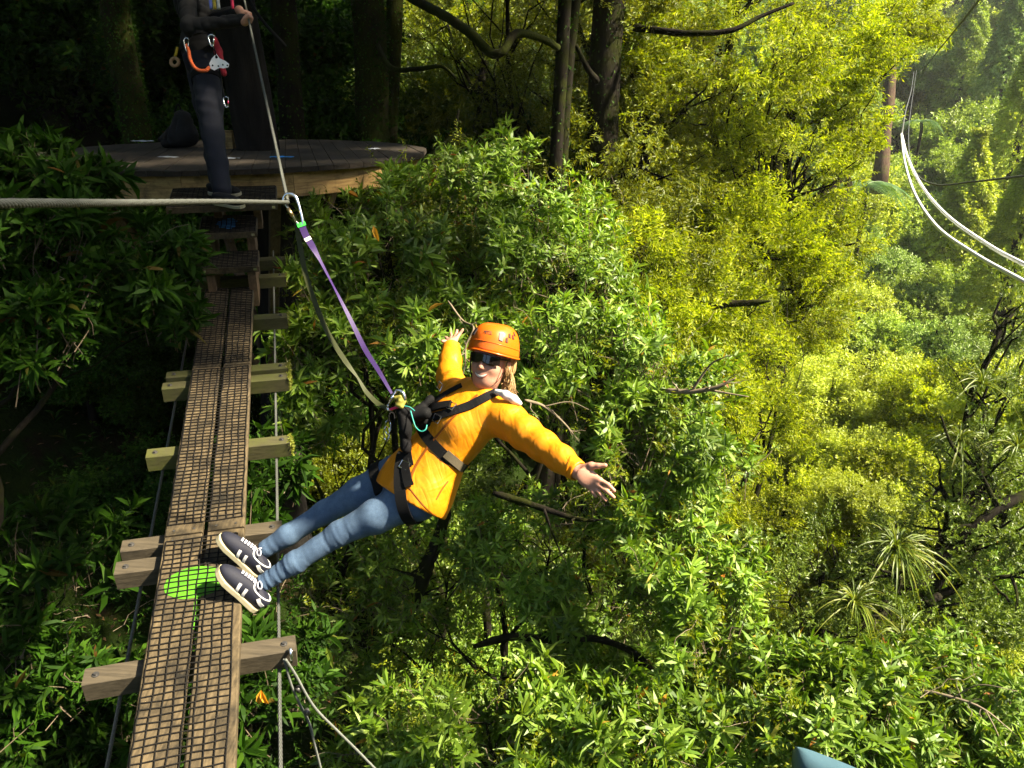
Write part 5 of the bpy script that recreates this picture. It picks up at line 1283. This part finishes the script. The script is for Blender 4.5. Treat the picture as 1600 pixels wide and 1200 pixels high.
webbing('purple_strap', 'twisted purple webbing strap between the two carabiners', [(470,348,3.30),(478,368,3.30),(488,385,3.30),(500,408,3.31),(520,447,3.32),(545,495,3.33),(570,545,3.33),(592,580,3.335),(612,615,3.34)], [.028,.028,.026,.016,.014,.018,.021,.018,.011], 'purple', [.1,.2,.25,.9,1.2,.6,.2,.2,.4],
  parts=[(.0,.05,'band','bandgreen',1.25), (.16,.20,'label_tag','lining',1.02)])
webbing('olive_strap', 'slack olive green webbing strap hanging beside the purple one', [(462,345,3.31),(468,380,3.32),(478,430,3.34),(495,480,3.37),(515,525,3.39),(540,565,3.40),(558,590,3.40),(572,612,3.40),(590,630,3.39),(606,638,3.37)], [.018,.020,.021,.021,.021,.021,.012,.018,.021,.014], 'olive_strap', [.6,.2,.1,.1,.2,.3,.9,.4,.2,.2])
kn = empty('knot', at(624,626,3.345), 'olive and yellow rope knot tied at the harness carabiner', 'knot')
me = sdf_mesh('cord', chain([at(618,622,3.34), at(626,620,3.335), at(631,627,3.335), at(627,635,3.33), at(621,632,3.335), at(625,626,3.33)], [.010]*6, .004), .0035); me.materials.append(simple('knot_cord', (.22,.20,.03), .7)); link('cord', me, kn)
MB().tube(spline([at(609,640,3.35), at(615,638,3.345), at(622,636,3.34)], 4), .0055, 8).build('pink_tape', M['pink'], kn, True)

# ------------------------------------------------------------------ the guide on the top step
def on_step(px, py, h):
    d0 = at(px, py, 1)-CC; return CC + d0*(((BO+Bn*h-CC) @ Bn)/(d0 @ Bn))
guide = empty('person', at(345, 312, 6.3), 'guide in dark navy clothes standing on the top step gripping the cable', 'person')
gp, gn = at(316, 96, 6.36), at(300, -40, 6.42)
gU = nrm(gn-gp); gF = nrm(CR*.9 - CF*.35); gF = nrm(gF - gU*(gF @ gU)); gL = np.cross(gU, gF)      # gL: his left, away from us
gA = np.stack([gL, gU, gF])
hN, kN, aN = at(322,118,6.26), at(333,212,6.13), at(347,298,6.06)          # near leg
hF_, kF, aF = at(314,115,6.48), at(330,205,6.42), at(340,282,6.29)
sN, eN, wN = at(290,-18,6.22), at(296,42,6.08), at(386,30,6.05)
sF, eF, wF = at(304,-30,6.58), at(330,30,6.42), at(374,16,6.16)
HH = gn + gU*.17 + gF*.03; gh = np.stack([gL, gF, gU])
gb = [el(gp+gU*.12, gA, (.15,.17,.10), .05), el(gp+gU*.45, gA, (.18,.22,.11), .05), el(gp, gA, (.15,.12,.11), .05), rc(gn-gU*.04, HH-gU*.05, .055, .052, .03), rc(sN, sF, .05, .05, .04),
      el(HH, gh, (.075,.095,.115), .03), el(HH-gU*.06+gF*.03, gh, (.055,.06,.06), .03), rc(HH+gF*.09+gU*.0, HH+gF*.11-gU*.03, .010, .013, .012), el(HH-gL*.076-gU*.01, gh, (.010,.02,.03), .006), el(HH+gL*.076-gU*.01, gh, (.010,.02,.03), .006)]
gb += chain([sN, eN, wN], [.05,.042,.030], .03) + chain([sF, eF, wF], [.05,.042,.030], .03) + chain([hN, kN, aN], [.085,.055,.036], .03) + chain([hF_, kF, aF], [.085,.055,.036], .03)
def fist(w, c, ax, r_=.011):
    """hand closed round the cable at c (cable direction ax)"""
    d = nrm(c-w); d = nrm(d - ax*(d @ ax)); s = np.cross(ax, d); out = [el(c - d*.030, np.stack([d, ax, s]), (.032,.042,.022), .015), rc(w, c-d*.04, .028, .026, .02)]
    for k in range(4):
        o = c + ax*(.030-.020*k)
        out += chain([o - s*.020 - d*.02, o + d*.018 - s*.016, o + d*.024 + s*.012, o + s*.022 - d*.004, o - d*.016 + s*.020], [r_, r_, r_*.95, r_*.9, r_*.75], .004)
    out += chain([c - d*.045 + ax*.02, c - d*.02 + ax*.045 + s*.01, c + d*.006 + ax*.046 + s*.022], [.014,.012,.010], .006)
    return out
cabl = lambda f: KP + (HC-KP)*f
gb += fist(wN, HC - cdir*.03 - gL*.0, cdir) + fist(wF, HC + cdir*.09, cdir)
gb += [rc(aN, aN+gF*.04-UP*.035, .034, .024, .02), rc(aF, aF+gF*.04-UP*.035, .034, .024, .02)]
me = sdf_mesh('body', gb, .009); me.materials.append(M['skin']); link('body', me, guide)
tr_ = chain([hN, (hN+kN)/2, kN, (kN+aN)/2, aN+UP*.01], [.112,.098,.080,.074,.072], .04) + chain([hF_, (hF_+kF)/2, kF, (kF+aF)/2, aF+UP*.01], [.110,.096,.078,.072,.07], .04) + [el(gp-gU*.01, gA, (.168,.13,.128), .05)]
me = sdf_mesh('trousers', tr_, .010, disp=rings(nrm(gU+gF*.5),.10,.006,12), cuts=[(aN-UP*.035, -UP)]); me.materials.append(M['navy']); link('trousers', me, guide); tbv = bvh_of(me)
tp_ = [el(gp+gU*.10, gA, (.175,.22,.135), .05), el(gp+gU*.48, gA, (.20,.24,.135), .05), rc(gn-gU*.05, sN, .07, .075, .05), rc(gn-gU*.05, sF, .07, .075, .05), rc(gn-gU*.06, gn+gU*.0, .075, .066, .02)]
tp_ += chain([sN, eN, wN-nrm(wN-eN)*.03], [.076,.062,.044], .03) + chain([sF, eF, wF-nrm(wF-eF)*.03], [.076,.062,.044], .03)
me = sdf_mesh('jumper', tp_, .010, disp=folds([(gU,.08,1),(gF,.06,.6)],.007,13), cuts=[(gp-gU*.11, -gU)]); me.materials.append(M['blackcloth']); link('jumper', me, guide); gbv = bvh_of(me)
me = sdf_mesh('hair', [el(HH+gU*.035-gF*.015, gh, (.083,.098,.092), .02)], .006, cuts=[(HH+gF*.05+gU*.02, nrm(gF-gU*.6))]); me.materials.append(simple('brown_hair', (.05,.03,.018), .6)); link('hair', me, guide)
for s in (-1, 1):
    p = HH + gF*.088 + gL*.032*s + gU*.012; me = sdf_mesh('eye', [el(p, gh, (.011,.008,.008), .004)], .003); me.materials.append(M['white'] if s else M['white']); link('eye', me, guide)
loop_on(gbv, gp+gU*.07, gU, .4, .05, .006, 'waist_belt', M['black'], guide, .004)
loop_on(tbv, hN-UP*.04, nrm(hN-kN), .16, .05, .005, 'leg_loop', M['black'], guide, .004)
shoe('shoe', on_step(382,326,.616), on_step(335,318,.616), Bn, guide, stripes=False, mats=('blackcloth','sole'), side=1)
shoe('shoe', on_step(377,306,.614), on_step(326,303,.614), Bn, guide, stripes=False, mats=('blackcloth','sole'), side=-1)
# gear hanging from the guide's belt
gear = empty('belay_plate', at(338,84,6.12), 'bright white metal rescue plate hanging at the guide\'s hip', 'plate')
pc = [(338,84),(343,91),(352,95),(358,100),(357,105),(349,107),(343,106),(335,110),(329,107),(327,99),(331,91)]
V = [at(x, y, 6.07) for x, y in pc] + [at(x, y, 6.085) for x, y in pc]; n = len(pc); mid = at(341,99,6.066)
MB().add(V+[mid], [(i, (i+1) % n, n+(i+1) % n, n+i) for i in range(n)], [((i+1) % n, i, 2*n) for i in range(n)]).build('plate', simple('sun_glare_plate', (.90,.90,.90), .3, 0.0, var=.03), gear)  # metal plate; its sun reflection is put into the white colour
for x, y in ((332,102), (341,103), (348,101), (355,102), (338,89)):
    c = at(x, y, 6.063); MB().tube([c, c+CF*.006], .006 if y > 95 else .010, 10).build('hole', M['black'], gear)
MB().tube([at(333,72,6.1), at(336,80,6.08), at(338,88,6.07)], .006, 6).build('cord', M['black'], gear)
rope = empty('rope_coil', at(296,72,6.05), 'loop of orange and red cord hanging on the guide\'s thigh', 'rope')
P = spline([at(291,70,6.06), at(295,80,6.04), at(297,92,6.02), at(303,104,6.02), at(312,110,6.02), at(322,110,6.02), at(327,105,6.03)], 8)
rope_mesh(P, .014, 4, .05, 5).build('cord', simple('orange_cord', (.50,.09,.02), .75, var=.4, scale=80), rope, True)
carabiner('small silver carabiner on the back of the guide\'s belt', at(291,60,6.05), at(292,80,6.04), .04, CR, .004, 'alu', 'alu', False)
carabiner('silver carabiner above the rescue plate', at(330,55,6.06), at(331,72,6.06), .05, CR, .006, 'alu', 'alu', False)
pul = empty('brass_ring', at(273,98,6.2), 'tan rope ring on a yellow sling behind the guide', 'ring')
a = np.linspace(0, 2*math.pi, 22); c = at(273,97,6.2); MB().tube(np.array([c + CR*.030*math.cos(t)+CU*.030*math.sin(t) for t in a]), .013, 8, cap=False).build('ring', simple('tan_ring', (.30,.18,.08), .6), pul, True)
MB().tube([at(274,88,6.2), at(276,80,6.2), at(277,74,6.2)], [.012,.010,.009], 8).build('sling', simple('yellow_sling', (.55,.38,.02), .6), pul, True)
red = empty('red_pouch', at(340,60,6.25), 'narrow red cloth pouch hanging behind the guide\'s hip', 'pouch')
me = sdf_mesh('cloth', chain([at(336,62,6.24), at(341,80,6.24), at(345,100,6.24), at(350,115,6.24)], [.02,.03,.028,.022], .02), .006, disp=folds([(CR,.02,1)],.005,3)); me.materials.append(simple('red_cloth', (.40,.015,.03), .8)); link('cloth', me, red)
lan = empty('lanyard', at(343,112,6.15), 'short dark lanyard hanging beside the guide\'s knee', 'lanyard')
MB().tube(spline([at(343,108,6.15), at(346,128,6.13), at(349,145,6.12), at(352,154,6.12)], 5), .007, 6).build('cord', M['black'], lan, True)
carabiner('red-gated carabiner at the end of the guide\'s lanyard', at(353,152,6.12), at(354,168,6.12), .045, CR, .0042, 'alu', 'pink', True)
chest = empty('chest_slings', at(328,5,6.2), 'bundle of blue, yellow and white slings on the guide\'s chest', 'slings')
for (x, c_) in ((328,(.15,.2,.6)), (334,(.55,.40,.04)), (340,(.6,.6,.6)), (362,(.6,.02,.08))):
    MB().tube(spline([at(x+2,-35,6.18), at(x,-10,6.16), at(x+2,14,6.15)], 4), .012, 6).build('sling', simple('sling_%d' % x, c_, .7), chest, True)

# ------------------------------------------------------------------ things on the platform
def on_deck(px, py):
    d0 = at(px, py, 1)-CC; return CC + d0*((DZ-CAM_Z)/d0[2])
bp = on_deck(285, 231); pack = empty('backpack', bp, 'dark backpack lying on the platform beside the trunk', 'bag')
ax_ = np.stack([CR, np.array([0,1.,0]), UP])
me = sdf_mesh('bag', [el(bp+UP*.14+CR*.02, ax_, (.19,.14,.15), .06), el(bp+UP*.30+CR*.05, ax_, (.11,.10,.13), .08), el(bp+UP*.08-CR*.15, ax_, (.12,.12,.09), .05)], .012, disp=folds([(UP,.10,1),(CR,.12,1)],.02,21), cuts=[(bp+UP*.004, -UP)]); me.materials.append(M['blackcloth']); link('bag', me, pack)
MB().tube(spline([bp+UP*.40+CR*.05, bp+UP*.48+CR*.02, bp+UP*.40-CR*.03], 5), .010, 6).build('strap', M['black'], pack)
wb = on_deck(356, 233); blk = MB(); blk.box(wb-CR*.06, CR, np.array([0,1.,0]), UP, .12, .10, .20, bev=.006, jit=.002)
tag(blk.build('timber_block', M['fascia']), 'short pale timber block standing against the platform trunk', 'block')
st_ = MB(); st_.tube(spline([at(380,-30,8.3), at(392,5,8.3), at(415,38,8.25), at(446,72,8.2)], 5), .017, 6)
tag(st_.build('black_strap', M['black'], None, True), 'black strap slanting down in front of the platform trunk', 'strap')
M['trace'] = simple('chalk_scuff', (.30,.33,.38), .9)
rD = np.random.default_rng(31)
for k, (x, y, w_, c_) in enumerate(((222,221,18,'trace'), (262,246,16,'trace'), (360,248,14,'trace'), (440,246,20,'blue'), (585,233,10,'trace'))):
    m = MB(); n = 9
    V = [on_deck(x + w_*(i/(n-1)-.5)*2 + rD.normal(0,1), y + 1.2*sg*(1-abs(i/(n-1)-.5)*1.6) + rD.normal(0,.3)) + UP*.0065 for sg in (-1, 1) for i in range(n)]
    m.add(V, [(i, i+1, n+i+1, n+i) for i in range(n-1)]).build('scuff_mark', M[c_], plat)

# ------------------------------------------------------------------ guy wires at the lower beam, blue sheet
gw = empty('guy_wire', br(.555, .48, -.06), 'pale doubled guy wire hooked to the end of the lowest crossbeam', 'wire')
MB().tube(np.array([br(.555,.44,-.03), br(.557,.42,-.06), br(.553,.43,-.10)]), .007, 8).build('hook', M['alu'], gw, True)
M['guy'] = simple('weathered_wire', (.15,.16,.14), .7, .2, var=.2, scale=90)
for pts in ([(444,1030,3.27),(455,1070,3.33),(468,1100,3.4),(483,1130,3.47),(492,1165,3.54),(502,1205,3.62),(530,1320,3.85)], [(446,1030,3.26),(462,1055,3.31),(480,1088,3.37),(497,1112,3.42),(530,1145,3.50),(575,1190,3.62),(700,1320,3.95)]):
    rope_mesh(spline([at(*q) for q in pts], 8), .0062, 5, .05, 4).build('strand', M['guy'], gw, True)
for x, y, d in ((466,1077,3.35), (480,1112,3.43)):
    c = at(x, y, d); t = nrm(at(x+10, y+22, d+.04)-c); MB().tube([c-t*.012, c+t*.012], .011, 10).build('clamp', M['bolt'], gw, True)
tarp = empty('blue_sheet', at(1290, 1190, 4.5), 'corner of a pale blue sheet among leaves at the bottom edge', 'sheet')
A0 = [(1243,1168,4.62),(1262,1172,4.55),(1295,1184,4.45),(1335,1200,4.33),(1400,1228,4.1)]
B0 = [(1243,1170,4.62),(1250,1192,4.48),(1268,1222,4.35),(1300,1250,4.2),(1350,1290,4.0)]
D0 = [(1240,1172,4.63),(1238,1200,4.60),(1240,1240,4.55),(1245,1280,4.5),(1250,1320,4.45)]
rows = [spline([at(*q) for q in R0], 4) for R0 in (A0, B0, D0)]
V = np.concatenate([rows[0], rows[0]*.5+rows[1]*.5+UP*.012, rows[1], rows[1]*.5+rows[2]*.5, rows[2]]); n = len(rows[0])
o = MB().add(V, [(r*n+i, r*n+i+1, (r+1)*n+i+1, (r+1)*n+i) for r in range(4) for i in range(n-1)]).build('sheet', simple('pale_blue_sheet', (.055,.115,.15), .6, var=.15, scale=9), tarp, True)
s_ = o.modifiers.new('s', 'SOLIDIFY'); s_.thickness = .006


# ------------------------------------------------------------------ thin haze over the valley
hz = MB(); hz.box((-420, -60, -14), (1,0,0), (0,1,0), (0,0,1), 900, 640, 150)
M['haze'] = bpy.data.materials.new('haze'); M['haze'].use_nodes = True; n_ = M['haze'].node_tree.nodes; n_.clear()
pv = n_.new('ShaderNodeVolumePrincipled'); pv.inputs['Color'].default_value = (.95,.97,.93,1); pv.inputs['Density'].default_value = .0003; pv.inputs['Anisotropy'].default_value = .2
ou = n_.new('ShaderNodeOutputMaterial'); M['haze'].node_tree.links.new(pv.outputs[0], ou.inputs['Volume'])
tag(hz.build('haze', M['haze']), 'faint pale haze in the air of the valley', 'haze', kind='stuff')
